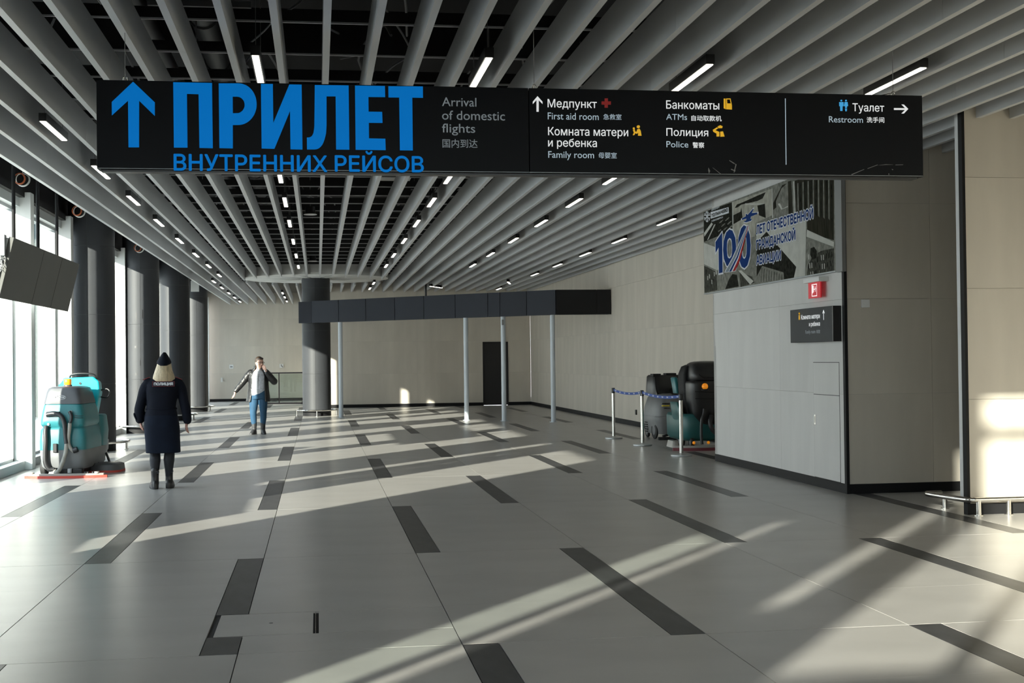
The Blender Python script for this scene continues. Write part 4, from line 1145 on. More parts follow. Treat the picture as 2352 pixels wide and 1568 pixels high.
# small camera hanging at the far wall
t = empty('ceiling_camera', (3.55, 43.0, 3.58)); tag(t, 'small black device hanging under the slats above the dark beam', 'camera')
MB().box(-0.05, -0.06, 0.0, 0.05, 0.06, 0.13).build('body', M['black'], t, bevel=0.006)
MB().cyl((0, 0, 0.13), (0, 0, 0.7), 0.03, 10).build('stem', M['black'], t)
t = MB().box(-3.92, 42.0, 3.83, -3.67, 42.04, 4.17).box(-3.90, 42.01, 4.17, -3.69, 42.03, 5.6).build('hanging_board', M['offwhite']); tag(t, 'pale board hanging beside the top of the farthest black column', 'board')

# ================================================================ RAILING BEFORE THE RECESS
t = empty('glass_railing', (-0.55, 50.0, 0)); tag(t, 'black framed glass railing between the man and the central column', 'railing')
MB().box(-1.35, -0.03, 1.15, 1.05, 0.03, 1.20).build('top_rail', M['rail_black'], t)
MB().box(-1.35, -0.03, 0.0, 1.05, 0.03, 0.06).build('bottom_rail', M['rail_black'], t)
for x in (-1.35, -0.90, 0.05, 1.0): MB().box(x-0.022, -0.025, 0.0, x+0.022, 0.025, 1.17).build('post', M['rail_black'], t)
for a, b in ((-1.32, -0.93), (-0.87, 0.02), (0.08, 0.97)): MB().box(a, -0.006, 0.07, b, 0.006, 1.14).build('glass_pane', M['glass_rail'], t)

# ================================================================ STANCHIONS
M['belt'] = node_mat('belt_blue', (0.01, 0.06, 0.30), 0.6)
stan0 = empty('belt_stanchion', (0, 0, 0))
MB().lathe([(0.0, 0.0), (0.165, 0.0), (0.172, 0.006), (0.172, 0.022), (0.166, 0.028), (0.06, 0.036), (0.03, 0.05), (0.0, 0.05)], n=40, cap=False).build('base_plate', node_mat('base_silver', (0.55, 0.57, 0.58), 0.3, metal=0.6), stan0, smooth=True)
MB().cyl((0, 0, 0.03), (0, 0, 0.94), 0.031, 24).build('post', M['steel'], stan0, smooth=True)
MB().lathe([(0.031, 0.90), (0.033, 0.905), (0.033, 0.995), (0.028, 1.005), (0.0, 1.006)], n=24, cap=False).build('head', M['black'], stan0, smooth=True)
SP = [(5.789, 25.33), (5.824, 23.15), (5.80, 20.50)]
SL = ['chrome belt stanchion farthest from the camera, leftmost of the three', 'chrome belt stanchion in the middle of the three', 'chrome belt stanchion nearest the camera, in front of the dark scrubber']
for i, (x, y) in enumerate(SP):
    o = stan0 if i == 0 else copy_tree(stan0)
    o.location = (x, y, 0); tag(o, SL[i], 'stanchion', 'belt stanchions by the right wall')
for i in range(2):
    a = Vector((*SP[i], 0.965)); b = Vector((*SP[i+1], 0.965))
    d = (b-a).normalized(); a = a+d*0.034; b = b-d*0.034
    t = empty('barrier_belt', tuple(a)); tag(t, ['blue retractable belt with white logos, strung between the far and middle stanchions', 'blue retractable belt with white logos, strung from the middle stanchion to the nearest'][i], 'belt', 'blue barrier belts')
    L = (b-a).length; n = 22; mb = MB(); side = Vector((d.y, -d.x, 0))*0.0015
    P = [d*(L*k/n)+Vector((0, 0, -0.045*4*(k/n)*(1-k/n))) for k in range(n+1)]
    for k in range(n):
        p, q = P[k], P[k+1]; h = Vector((0, 0, 0.024))
        mb.add([p-side-h, q-side-h, q-side+h, p-side+h, p+side-h, q+side-h, q+side+h, p+side+h], [(0, 1, 2, 3), (4, 7, 6, 5), (0, 4, 5, 1), (3, 2, 6, 7)])
    mb.build('webbing', M['belt'], t)
    nlg = 6 if i == 0 else 8
    for k in range(nlg):
        u = (k+0.5)/nlg; c = d*(L*u)+Vector((0, 0, -0.045*4*u*(1-u)))
        up3 = Vector((0, 0, 1))
        for q, (w2, h2, dz) in enumerate(((0.055, 0.004, 0.007), (0.045, 0.004, -0.006))):
            MB().obox(c-Vector((abs(side.x)*2+0.0006, 0, 0))+Vector((0, 0, dz)), d, Vector((1, 0, 0)), up3, w2, 0.0006, h2).build('printed_mark', M['pwhite'], t)

# ================================================================ HANGING SCREEN (left)
M['board'] = node_mat('screen_back_panel', (0.085, 0.085, 0.078), 0.55, noise=((3, 3, 3), 0.05, 3))
BT, BB = Vector((-3.80, 0, 3.215)), Vector((-3.985, 0, 2.448))
t = empty('display_board', (-3.80, 19.6, 3.21)); tag(t, 'tilted grey three panel display board hanging on three black poles by the windows', 'display board')
BOO = Vector((-3.80, 19.6, 3.21))
dn = (BB-BT); hh = dn.length/2; dn.normalize(); bn = Vector((dn.z, 0, -dn.x))
if bn.x < 0: bn = -bn
ys = [17.31, 19.20, 20.52, 21.94]
for i in range(3):
    c = (BT+BB)/2; c = Vector((c.x, (ys[i]+ys[i+1])/2, c.z))-bn*0.03-BOO
    MB().obox(c, Vector((0, 1, 0)), bn, dn, (ys[i+1]-ys[i])/2-0.012, 0.03, hh).build('screen_panel', M['board'], t, bevel=0.004)
c = (BT+BB)/2; c = Vector((c.x, 19.6, c.z))-bn*0.08-BOO
MB().obox(c, Vector((0, 1, 0)), bn, dn, 2.30, 0.018, hh-0.02).build('back_frame', M['sill'], t)
for i, y in enumerate((17.62, 19.10, 20.45)):
    MB().cyl((-3.87-BOO.x, y-BOO.y, 3.15-BOO.z), (-3.87-BOO.x, y-BOO.y, 5.6-BOO.z), 0.024, 12).build('hanging_pole', M['base'], t, smooth=True)
    MB().box(-3.90-BOO.x, y-BOO.y-0.04, 3.10-BOO.z, -3.84-BOO.x, y-BOO.y+0.04, 3.19-BOO.z).build('clamp', M['base'], t)
MB().box(-3.98-BOO.x, 17.25-BOO.y, 2.98-BOO.z, -3.90-BOO.x, 17.36-BOO.y, 3.25-BOO.z).build('junction_box', M['frame'], t, bevel=0.005)
wm = MB()
for i in range(7):
    q = [(-3.95-BOO.x, 17.27-BOO.y, 3.0-BOO.z)]
    for j in range(5): q.append((q[-1][0]+random.uniform(-.06, .05), q[-1][1]+random.uniform(-.05, .05), 3.0-BOO.z-random.uniform(0.03, .26)))
    wm.tube(smooth_path(q, 4), 0.004, 5)
wm.build('wiring', M['cable'], t, smooth=True)
# cable coils under the ceiling edge
M['orange'] = node_mat('cable_orange', (0.45, 0.12, 0.04), 0.5)
M['cwhite'] = node_mat('cable_white', (0.55, 0.55, 0.52), 0.5)
for i, (x, y, z, r) in enumerate(((-4.0, 18.77, 4.15, 0.085), (-4.0, 23.09, 4.20, 0.09), (-4.0, 30.68, 4.22, 0.09), (-4.0, 37.7, 4.21, 0.09))):
    t = empty('cable_coil', (x, y, z)); tag(t, ['coil of white and orange cable above the tilted display board', 'coil of white and orange cable at the top of the nearest black column', 'small cable coil at the top of the second black column', 'small cable coil at the top of the third black column'][i], 'cable coil', 'cable coils under the ceiling edge')
    mb = MB(); mo = MB()
    for k in range(3):
        pts = [((r+0.004*k)*math.cos(R(a)), 0.012*k+0.01*math.sin(R(a*2)), (r+0.004*k)*math.sin(R(a))) for a in range(0, 360, 20)]
        (mb if k != 1 else mb).tube(pts, 0.006, 6, closed=True)
        pts = [(-0.035+(r*0.9-0.006*k)*math.cos(R(a)), -0.02-0.01*k, 0.01+(r*0.95-0.006*k)*math.sin(R(a))) for a in range(0, 360, 20)]
        mo.tube(pts, 0.004, 6, closed=True)
    mb.tube([(0, 0, r), (0.01, 0, r+0.3)], 0.006, 6)
    mb.build('white_loops', M['cwhite'], t, smooth=True); mo.build('orange_loops', M['orange'], t, smooth=True)

# ================================================================ CLEANING MACHINES
M['teal'] = node_mat('teal_plastic', (0.02, 0.16, 0.18), 0.35, noise=((4, 4, 4), 0.08, 3))
M['teal_dark'] = node_mat('dark_teal_plastic', (0.015, 0.10, 0.10), 0.4)
M['turq'] = node_mat('turquoise_plastic', (0.01, 0.42, 0.50), 0.3)
M['mgrey'] = node_mat('grey_plastic', (0.16, 0.165, 0.17), 0.45, noise=((5, 5, 5), 0.10, 4))
M['mgrey2'] = node_mat('dark_grey_plastic', (0.075, 0.08, 0.09), 0.4)
M['hose_b'] = node_mat('black_hose', (0.02, 0.02, 0.022), 0.4)
M['hose_g'] = node_mat('worn_grey_hose', (0.28, 0.27, 0.24), 0.55, noise=((20, 20, 12), 0.25, 3))
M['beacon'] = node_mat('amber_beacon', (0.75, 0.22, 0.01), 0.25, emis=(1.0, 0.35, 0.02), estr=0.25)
M['sq_red'] = node_mat('squeegee_red', (0.55, 0.06, 0.04), 0.5)
M['sq_grey'] = node_mat('squeegee_metal', (0.35, 0.34, 0.32), 0.4, metal=0.3)
M['rubber'] = node_mat('tyre_rubber', (0.02, 0.02, 0.02), 0.7)
M['logo'] = node_mat('logo_silver', (0.5, 0.52, 0.55), 0.4)

def wheel(p, r, w, parent, name='wheel', hub=M['mgrey']):
    x, y = p
    o = MB().lathe([(r*0.55, -w/2), (r*0.9, -w/2), (r, -w/2+0.012), (r, w/2-0.012), (r*0.9, w/2), (r*0.55, w/2)], n=28, cap=False)
    o.xf(Matrix.Translation((x, y, r)) @ Matrix.Rotation(R(90), 4, 'Y'))
    wo_ = o.build(name, M['rubber'], parent, smooth=True)
    h = MB().cyl((x-w*0.42, y, r), (x+w*0.42, y, r), r*0.56, 20)
    h.build('hub', hub, wo_, smooth=True)
    return wo_

t = empty('floor_scrubber', (-3.625, 19.45, 0), R(-5)); tag(t, 'teal and grey floor scrubber by the windows with hoses hanging down its back', 'floor scrubber')
S1 = t
MB().loft([(0.10, 0, 0.62, 0.30, 0.62, 8), (0.14, 0, 0.62, 0.325, 0.65, 8), (0.36, 0, 0.62, 0.335, 0.66, 10), (0.375, 0, 0.62, 0.33, 0.655, 10)], 72).build('base_body', M['mgrey'], t, smooth=True)
MB().loft([(0.375, 0, 0.46, 0.335, 0.50, 10), (0.50, 0, 0.46, 0.338, 0.50, 10), (0.66, 0, 0.45, 0.325, 0.48, 10), (0.69, 0, 0.44, 0.31, 0.46, 8), (0.70, 0, 0.44, 0.30, 0.45, 8)], 72).build('lower_tank', M['teal'], t, smooth=True)
MB().loft([(0.70, 0, 0.44, 0.30, 0.455, 8), (0.74, 0, 0.43, 0.318, 0.47, 10), (0.80, 0, 0.43, 0.318, 0.47, 10), (0.93, 0, 0.43, 0.298, 0.45, 10), (1.02, 0, 0.42, 0.275, 0.43, 10), (1.03, 0, 0.42, 0.262, 0.42, 10)], 72).build('upper_tank', M['teal'], t, smooth=True)
ld = MB().loft([(1.03, 0, 0.42, 0.278, 0.43, 10), (1.05, 0, 0.42, 0.275, 0.43, 10), (1.20, 0, 0.40, 0.248, 0.395, 8), (1.255, 0, 0.39, 0.228, 0.365, 7), (1.275, 0, 0.38, 0.19, 0.31, 5), (1.28, 0, 0.38, 0.10, 0.2, 3)], 72).build('lid', M['mgrey2'], t, smooth=True)
lg = MB()
lg.tube([(0.075*math.cos(R(a))-0.02, -0.035+0.0*a, 1.125+0.03*math.sin(R(a))) for a in range(0, 360, 15)], 0.003, 6, closed=True)
lg.box(-0.08, -0.037, 1.113, 0.04, -0.033, 1.118); lg.box(-0.08, -0.037, 1.133, 0.04, -0.033, 1.137)
for k in range(7): lg.box(-0.072+k*0.016, -0.037, 1.119, -0.064+k*0.016, -0.033, 1.132)
lo = lg.build('emblem', M['logo'], ld, smooth=False); lo.rotation_euler = (0, 0, 0)
lo.location = (0.0, 0.027, 0.0)
MB().cyl((0, 0.30, 1.26), (0, 0.30, 1.30), 0.06, 20).build('beacon_foot', M['mgrey2'], t, smooth=True)
MB().loft([(1.30, 0, 0.30, 0.045, 0.045, 3), (1.31, 0, 0.30, 0.05, 0.05, 3), (1.37, 0, 0.30, 0.05, 0.05, 3), (1.385, 0, 0.30, 0.042, 0.042, 3)], 20).build('beacon', M['beacon'], t, smooth=True)
# front console shell
cs = MB()
prof = [(-0.20, 0.60), (-0.30, 1.30), (-0.22, 1.395), (0.22, 1.41), (0.30, 1.34), (0.315, 1.18), (0.24, 0.78)]
vs = [(x, 0.86, z) for x, z in prof]+[(x*0.96, 1.08, z*0.985) for x, z in prof]
n_ = len(prof)
cs.add(vs, [tuple(range(n_)), tuple(reversed(range(n_, 2*n_)))]+[(i, (i+1) % n_, n_+(i+1) % n_, n_+i) for i in range(n_)])
cs.build('console_shell', M['turq'], t, bevel=0.02, seg=3)
MB().cyl((0.03, 0.855, 1.31), (0.03, 0.85, 1.31), 0.018, 14).build('keyhole', M['black'], t)
MB().tube(smooth_path([(-0.16, 1.0, 1.38), (-0.14, 0.98, 1.43), (-0.05, 0.97, 1.455), (0.12, 0.97, 1.455), (0.21, 0.98, 1.43), (0.24, 1.0, 1.37)], 5), 0.013, 10).build('handle', M['black'], t, smooth=True)
MB().tube(smooth_path([(0.29, 1.0, 1.20), (0.40, 0.98, 1.22), (0.44, 0.97, 1.16), (0.40, 0.98, 1.09), (0.30, 1.0, 1.10)], 5), 0.013, 10).build('handle', M['black'], t, smooth=True)
MB().loft([(0.37, 0, 1.10, 0.335, 0.24, 5), (0.60, 0.02, 1.10, 0.335, 0.23, 5), (0.82, 0.03, 1.08, 0.31, 0.18, 5), (0.84, 0.03, 1.08, 0.29, 0.16, 5)], 32).build('front_hood', M['teal'], t, smooth=True)
MB().loft([(0.16, 0, 1.22, 0.25, 0.18, 4), (0.30, 0, 1.24, 0.32, 0.24, 4), (0.44, 0, 1.22, 0.335, 0.22, 4), (0.46, 0, 1.20, 0.32, 0.2, 4)], 32).build('front_skirt', M['mgrey'], t, smooth=True)
# hose recesses and hoses
MB().loft([(-0.055, -0.16, 0.905, 0.075, 0.045, 5), (-0.03, -0.16, 0.905, 0.075, 0.045, 5)], 20, axis='y').xf(Matrix.Identity(4)).build('hose_recess', M['black'], t) if False else MB().box(-0.215, -0.042, 0.845, -0.02, -0.02, 0.925).build('hose_recess', M['black'], t, bevel=0.008)
def hose(pts, r, mat, name='drain_hose', rib=True):
    P = smooth_path(pts, 12)
    rs = [r*(1.0+(0.03 if i % 2 else -0.02)) for i in range(len(P))] if rib else r
    MB().tube(P, rs, 12).build(name, mat, t, smooth=True)
hose([(-0.20, -0.06, 0.885), (-0.09, -0.075, 0.90), (0.01, -0.085, 0.86), (0.055, -0.09, 0.76), (0.07, -0.09, 0.60), (0.085, -0.09, 0.47)], 0.033, M['hose_b'])
hose([(0.085, -0.09, 0.47), (0.07, -0.09, 0.34), (0.03, -0.10, 0.20), (-0.02, -0.11, 0.09), (-0.07, -0.10, 0.055), (-0.10, -0.05, 0.09)], 0.030, M['hose_g'])
hose([(0.12, -0.055, 0.925), (0.15, -0.075, 0.86), (0.145, -0.08, 0.80), (0.13, -0.085, 0.76)], 0.024, M['hose_b'])
hose([(0.13, -0.085, 0.76), (0.125, -0.085, 0.68), (0.11, -0.085, 0.55), (0.115, -0.08, 0.45), (0.15, -0.075, 0.38), (0.19, -0.07, 0.36)], 0.026, M['hose_g'], 'fill_hose')
MB().cyl((0.17, -0.07, 0.365), (0.23, -0.07, 0.385), 0.040, 16).build('hose_end', M['hose_b'], t, smooth=True)
hose([(-0.21, -0.04, 0.72), (-0.215, -0.065, 0.64), (-0.21, -0.075, 0.50), (-0.22, -0.075, 0.34), (-0.215, -0.075, 0.20), (-0.17, -0.07, 0.11), (-0.10, -0.06, 0.10)], 0.034, M['hose_b'], 'vacuum_hose')
for (x, z) in ((-0.18, 0.745), (0.135, 0.92)):
    MB().ball((x, -0.045, z), 0.020, 10, 7).build('hose_knob', M['white'], t, smooth=True)
MB().box(-0.115, -0.07, 0.34, -0.055, -0.03, 0.47).build('bracket', M['black'], t, bevel=0.008)
MB().tube(smooth_path([(0.19, -0.05, 0.87), (0.25, -0.06, 0.86), (0.30, -0.02, 0.86)], 4), 0.004, 6).build('cord', M['black'], t, smooth=True)
MB().tube(smooth_path([(0.19, -0.05, 0.84), (0.25, -0.06, 0.83), (0.30, -0.02, 0.83)], 4), 0.004, 6).build('cord', M['black'], t, smooth=True)
MB().loft([(0.03, 0, 0.5, 0.26, 0.38, 4), (0.13, 0, 0.5, 0.28, 0.4, 4)], 24).build('chassis', M['black'], t, smooth=True)
wheel((-0.285, 0.12), 0.115, 0.075, t); wheel((0.30, 0.62), 0.135, 0.05, t); wheel((-0.30, 0.62), 0.135, 0.05, t)
MB().box(-0.18, -0.02, 0.02, 0.28, 0.10, 0.10).build('linkage', M['black'], t, bevel=0.01)
MB().cyl((0.11, -0.04, 0.05), (0.11, -0.04, 0.11), 0.03, 12).cyl((-0.13, -0.05, 0.02), (-0.13, -0.05, 0.10), 0.035, 12).build('knob', M['logo'], t, smooth=True)
sq = empty('squeegee', (0.13, -0.30, 0), parent=t)
def arc_bar(hw, sag, y0, y1, z0, z1, n=14):
    m = MB(); a = []
    for i in range(n+1):
        x = -hw+2*hw*i/n; yy = sag*(1-(x/hw)**2)
        a.append((x, yy))
    vs = []
    for x, yy in a: vs += [(x, y0-yy, z0), (x, y1-yy, z0), (x, y1-yy, z1), (x, y0-yy, z1)]
    fs = [(0, 1, 2, 3), tuple(reversed([n*4, n*4+1, n*4+2, n*4+3]))]
    for i in range(n):
        b = i*4
        for k in range(4): fs.append((b+k, b+4+k, b+4+(k+1) % 4, b+(k+1) % 4))
    return m.add(vs, fs)
arc_bar(0.57, 0.10, -0.01, 0.03, 0.0, 0.035).build('blade', M['sq_red'], sq)
arc_bar(0.52, 0.09, 0.0, 0.07, 0.035, 0.062).build('bracket', M['sq_grey'], sq)
for x in (-0.47, 0.38, 0.43, 0.28, 0.31): MB().cyl((x, 0.03-0.09*(1-(x/.57)**2), 0.06), (x, 0.03-0.09*(1-(x/.57)**2), 0.085), 0.018 if abs(x) < .4 else 0.035, 12).build('screw', M['sq_grey'] if abs(x) > .4 else M['black'], sq, smooth=True)
dk = empty('scrub_deck', (0.30, 0.75, 0), parent=t)
MB().loft([(0.02, 0.12, 0, 0.26, 0.27, 4), (0.11, 0.12, 0, 0.25, 0.26, 4), (0.13, 0.12, 0, 0.2, 0.2, 4)], 28).build('housing', M['mgrey2'], dk, smooth=True)
MB().loft([(0.0, 0.12, 0, 0.262, 0.272, 4), (0.03, 0.12, 0, 0.262, 0.272, 4)], 28).build('skirt', M['sq_red'], dk, smooth=True)
MB().obox((0.40, 1.0, 0.17), (0.35, 0, -0.93), (0, 1, 0), (0.93, 0, 0.35), 0.10, 0.02, 0.015).build('pedal', M['black'], t, bevel=0.005)

# --- ride-on machine behind the block corner
t = empty('floor_scrubber', (6.72, 21.95, 0), R(0)); tag(t, 'large black and dark teal scrubber with amber beacon, half hidden by the wall corner', 'floor scrubber')
MB().loft([(0.14, 0, 0.70, 0.40, 0.62, 6), (0.20, 0, 0.70, 0.45, 0.66, 6), (0.55, 0, 0.70, 0.455, 0.67, 6), (0.60, 0, 0.70, 0.43, 0.64, 6)], 40).build('base_body', M['teal_dark'], t, smooth=True, sharp=70)
MB().loft([(0.42, 0.06, 0.30, 0.20, 0.27, 4), (0.46, 0.055, 0.30, 0.25, 0.305, 5), (0.55, 0.04, 0.30, 0.30, 0.34, 5), (0.68, 0.03, 0.30, 0.33, 0.365, 5), (0.82, 0.02, 0.30, 0.345, 0.38, 5), (0.98, 0.01, 0.29, 0.345, 0.385, 5.5), (1.13, 0.0, 0.28, 0.338, 0.38, 6), (1.17, 0.0, 0.28, 0.33, 0.37, 6), (1.185, 0, 0.28, 0.31, 0.35, 6)], 64).build('recovery_tank', M['black'], t, smooth=True, sharp=70)
MB().loft([(1.185, 0.02, 0.30, 0.30, 0.35, 5), (1.20, 0.02, 0.30, 0.318, 0.36, 5), (1.30, 0.022, 0.305, 0.318, 0.35, 5), (1.42, 0.03, 0.32, 0.305, 0.33, 5), (1.475, 0.035, 0.33, 0.285, 0.30, 4.5), (1.505, 0.04, 0.34, 0.24, 0.25, 4), (1.52, 0.04, 0.34, 0.18, 0.18, 3), (1.525, 0.04, 0.34, 0.08, 0.08, 2)], 64).build('tank_lid', M['black'], t, smooth=True, sharp=70)
MB().loft([(0.60, -0.24, 0.52, 0.08, 0.20, 4), (0.75, -0.29, 0.52, 0.075, 0.20, 4), (1.30, -0.31, 0.50, 0.065, 0.19, 4), (1.43, -0.26, 0.50, 0.06, 0.18, 4), (1.46, -0.22, 0.50, 0.03, 0.14, 3)], 24).build('side_panel', M['blackm'], t, smooth=True, sharp=70)
MB().loft([(0.30, -0.36, 0.55, 0.07, 0.3, 4), (0.62, -0.42, 0.55, 0.05, 0.28, 4), (0.80, -0.47, 0.55, 0.03, 0.22, 4), (0.81, -0.47, 0.55, 0.02, 0.2, 4)], 24).build('side_scoop', M['teal_dark'], t, smooth=True, sharp=70)
MB().loft([(0.95, -0.33, 0.95, 0.03, 0.12, 4), (1.22, -0.36, 0.95, 0.04, 0.14, 4), (1.24, -0.36, 0.95, 0.02, 0.1, 4)], 20).build('control_post', M['teal'], t, smooth=True, sharp=70)
MB().obox((-0.335, 0.26, 0.62), (1, 0, 0), (0, 1, 0), (0, 0, 1), 0.002, 0.02, 0.05).build('sticker', node_mat('sticker_yellow', (0.45, 0.55, 0.05), 0.5), t).location = (-0.105, 0.02, 0.03)
bm_ = MB().ball((-0.115, -0.135, 1.09), 0.055, 18, 12)
bm_.build('beacon', M['beacon'], t, smooth=True, sharp=70)
MB().cyl((-0.115, -0.125, 1.02), (-0.115, -0.125, 1.045), 0.062, 18).build('beacon_foot', M['blackm'], t, smooth=True, sharp=70)
MB().tube(smooth_path([(-0.20, -0.07, 1.30), (-0.12, -0.09, 1.24), (0.0, -0.09, 1.235), (0.20, -0.09, 1.235)], 6), 0.012, 8).build('lid_rim', M['blackm'], t, smooth=True, sharp=70)
MB().tube([(-0.28, -0.085, 1.0), (0.0, -0.105, 0.985), (0.30, -0.09, 0.985)], 0.006, 8).build('tank_rib', M['blackm'], t, smooth=True, sharp=70)
MB().tube([(-0.28, -0.09, 0.88), (0.0, -0.105, 0.87), (0.30, -0.09, 0.87)], 0.006, 8).build('tank_rib', M['blackm'], t, smooth=True, sharp=70)
P = smooth_path([(-0.12, -0.10, 0.70), (-0.14, -0.12, 0.60), (-0.18, -0.13, 0.50), (-0.19, -0.13, 0.25), (-0.18, -0.14, 0.09)], 8)
MB().tube(P, 0.026, 10).build('suction_hose', M['hose_b'], t, smooth=True, sharp=70)
P = smooth_path([(0.02, -0.06, 0.58), (-0.02, -0.10, 0.48), (0.0, -0.12, 0.36), (0.08, -0.10, 0.28)], 8)
MB().tube(P, 0.04, 10).build('suction_hose', M['hose_b'], t, smooth=True, sharp=70)
wheel((-0.36, 0.55), 0.15, 0.08, t); wheel((0.36, 0.55), 0.15, 0.08, t); wheel((-0.30, 0.10), 0.10, 0.06, t)
for x in (-0.30, -0.04): MB().ball((x, -0.05, 0.115), 0.028, 10, 7).build('knob', M['beacon'], t, smooth=True, sharp=70)
sq = empty('squeegee', (-0.20, -0.25, 0), parent=t)
arc_bar(0.53, 0.16, -0.01, 0.03, 0.0, 0.05).build('blade', node_mat('squeegee_maroon', (0.16, 0.03, 0.04), 0.5), sq)
arc_bar(0.50, 0.15, 0.0, 0.08, 0.05, 0.085).build('bracket', M['sq_grey'], sq)
MB().loft([(0.05, -0.47, 0.25, 0.06, 0.25, 4), (0.16, -0.45, 0.27, 0.05, 0.22, 4)], 20).build('side_brush', M['sq_grey'], sq, smooth=True, sharp=70)

# --- grey machine behind
t = empty('floor_scrubber', (6.86, 24.75, 0), R(4)); tag(t, 'grey scrubber with a black control hood, standing behind the blue barrier belt', 'floor scrubber')
MB().loft([(0.10, 0, 0.5, 0.30, 0.5, 5), (0.35, 0, 0.5, 0.345, 0.52, 5), (0.42, 0, 0.5, 0.35, 0.52, 6), (0.45, 0, 0.5, 0.34, 0.51, 6)], 36).build('base_body', M['mgrey'], t, smooth=True, sharp=70)
MB().loft([(0.45, 0, 0.5, 0.34, 0.5, 5), (0.60, 0, 0.5, 0.33, 0.5, 5), (0.80, 0.01, 0.5, 0.29, 0.46, 4), (0.87, 0.02, 0.5, 0.24, 0.4, 4), (0.89, 0.02, 0.5, 0.15, 0.3, 3)], 36).build('tank', M['mgrey'], t, smooth=True, sharp=70)
MB().box(-0.24, -0.012, 0.645, -0.09, 0.02, 0.665).build('stripe', node_mat('stripe_yellow', (0.7, 0.55, 0.02), 0.5), t)
lg = MB()
for k in range(9): lg.box(-0.24+k*0.018, -0.006, 0.685, -0.228+k*0.018, 0.02, 0.705)
for k in range(4): lg.box(-0.20+k*0.03, -0.012, 0.60, -0.182+k*0.03, 0.01, 0.618)
lg.build('emblem', M['black'], t)
MB().loft([(0.84, 0.02, 0.62, 0.31, 0.30, 6), (0.95, 0.02, 0.62, 0.315, 0.30, 6), (1.22, 0.02, 0.60, 0.305, 0.28, 6), (1.25, 0.02, 0.60, 0.28, 0.25, 5)], 36).build('control_hood', M['black'], t, smooth=True, sharp=70)
MB().box(-0.29, 0.36, 1.22, -0.13, 0.55, 1.275).box(-0.02, 0.36, 1.23, 0.19, 0.55, 1.285).build('hood_trim', M['blackm'], t, bevel=0.006)
MB().tube(smooth_path([(-0.27, 0.30, 1.2), (-0.29, 0.22, 1.1), (-0.28, 0.2, 0.95), (-0.24, 0.22, 0.88)], 5), 0.014, 8).build('lever', M['blackm'], t, smooth=True, sharp=70)
MB().loft([(0.86, 0.14, 0.2, 0.14, 0.2, 4), (0.98, 0.16, 0.25, 0.12, 0.15, 4), (1.0, 0.16, 0.27, 0.08, 0.1, 3)], 24).build('seat_pad', M['black'], t, smooth=True, sharp=70)
wheel((-0.30, 0.28), 0.17, 0.05, t, hub=M['mgrey2']); wheel((0.30, 0.28), 0.17, 0.05, t); wheel((-0.24, 0.9), 0.09, 0.05, t)
for k in range(5): MB().box(-0.345, 0.62, 0.12+k*0.045, -0.33, 0.78, 0.14+k*0.045).build('vent_slat', M['blackm'], t)
sq = empty('squeegee', (0.0, -0.20, 0), parent=t)
arc_bar(0.38, 0.06, 0.0, 0.05, 0.0, 0.06).build('blade', M['blackm'], sq)
MB().obox((-0.10, 0.03, 0.13), (0.95, 0, 0.3), (0, 1, 0), (-0.3, 0, 0.95), 0.20, 0.03, 0.02).build('bracket', M['black'], sq)

# ================================================================ PEOPLE
M['skin'] = node_mat('skin', (0.60, 0.36, 0.27), 0.5)
M['skin_cool'] = node_mat('skin_ruddy', (0.45, 0.24, 0.19), 0.5)
M['blond'] = node_mat('blond_hair', (0.50, 0.41, 0.27), 0.5, noise=((60, 60, 5), 0.35, 4), bump=(60, 0.3))
M['brown'] = node_mat('dark_brown_hair', (0.035, 0.022, 0.015), 0.5, bump=(60, 0.3))
M['uniform'] = node_mat('navy_uniform', (0.004, 0.006, 0.013), 0.85, spec=0.2, noise=((6, 6, 6), 0.2, 4), bump=(9, 0.25))
M['skirt'] = node_mat('navy_skirt', (0.005, 0.009, 0.020), 0.85, spec=0.2, noise=((6, 6, 6), 0.2, 4), bump=(7, 0.2))
M['tights'] = node_mat('black_tights', (0.012, 0.014, 0.020), 0.7)
M['leather'] = node_mat('black_leather', (0.012, 0.012, 0.013), 0.35)
M['jacket'] = node_mat('black_puffer_jacket', (0.012, 0.012, 0.013), 0.38, bump=(16, 0.9))
M['shirt'] = node_mat('pale_grey_shirt', (0.42, 0.44, 0.48), 0.8, noise=((30, 30, 30), 0.25, 4), bump=(12, 0.3))
M['jeans'] = node_mat('blue_jeans', (0.012, 0.055, 0.11), 0.8, noise=((8, 8, 8), 0.15, 4), bump=(14, 0.25))
M['boot'] = node_mat('dark_boot', (0.03, 0.03, 0.032), 0.5)
M['redtrim'] = node_mat('red_trim', (0.20, 0.010, 0.015), 0.6)

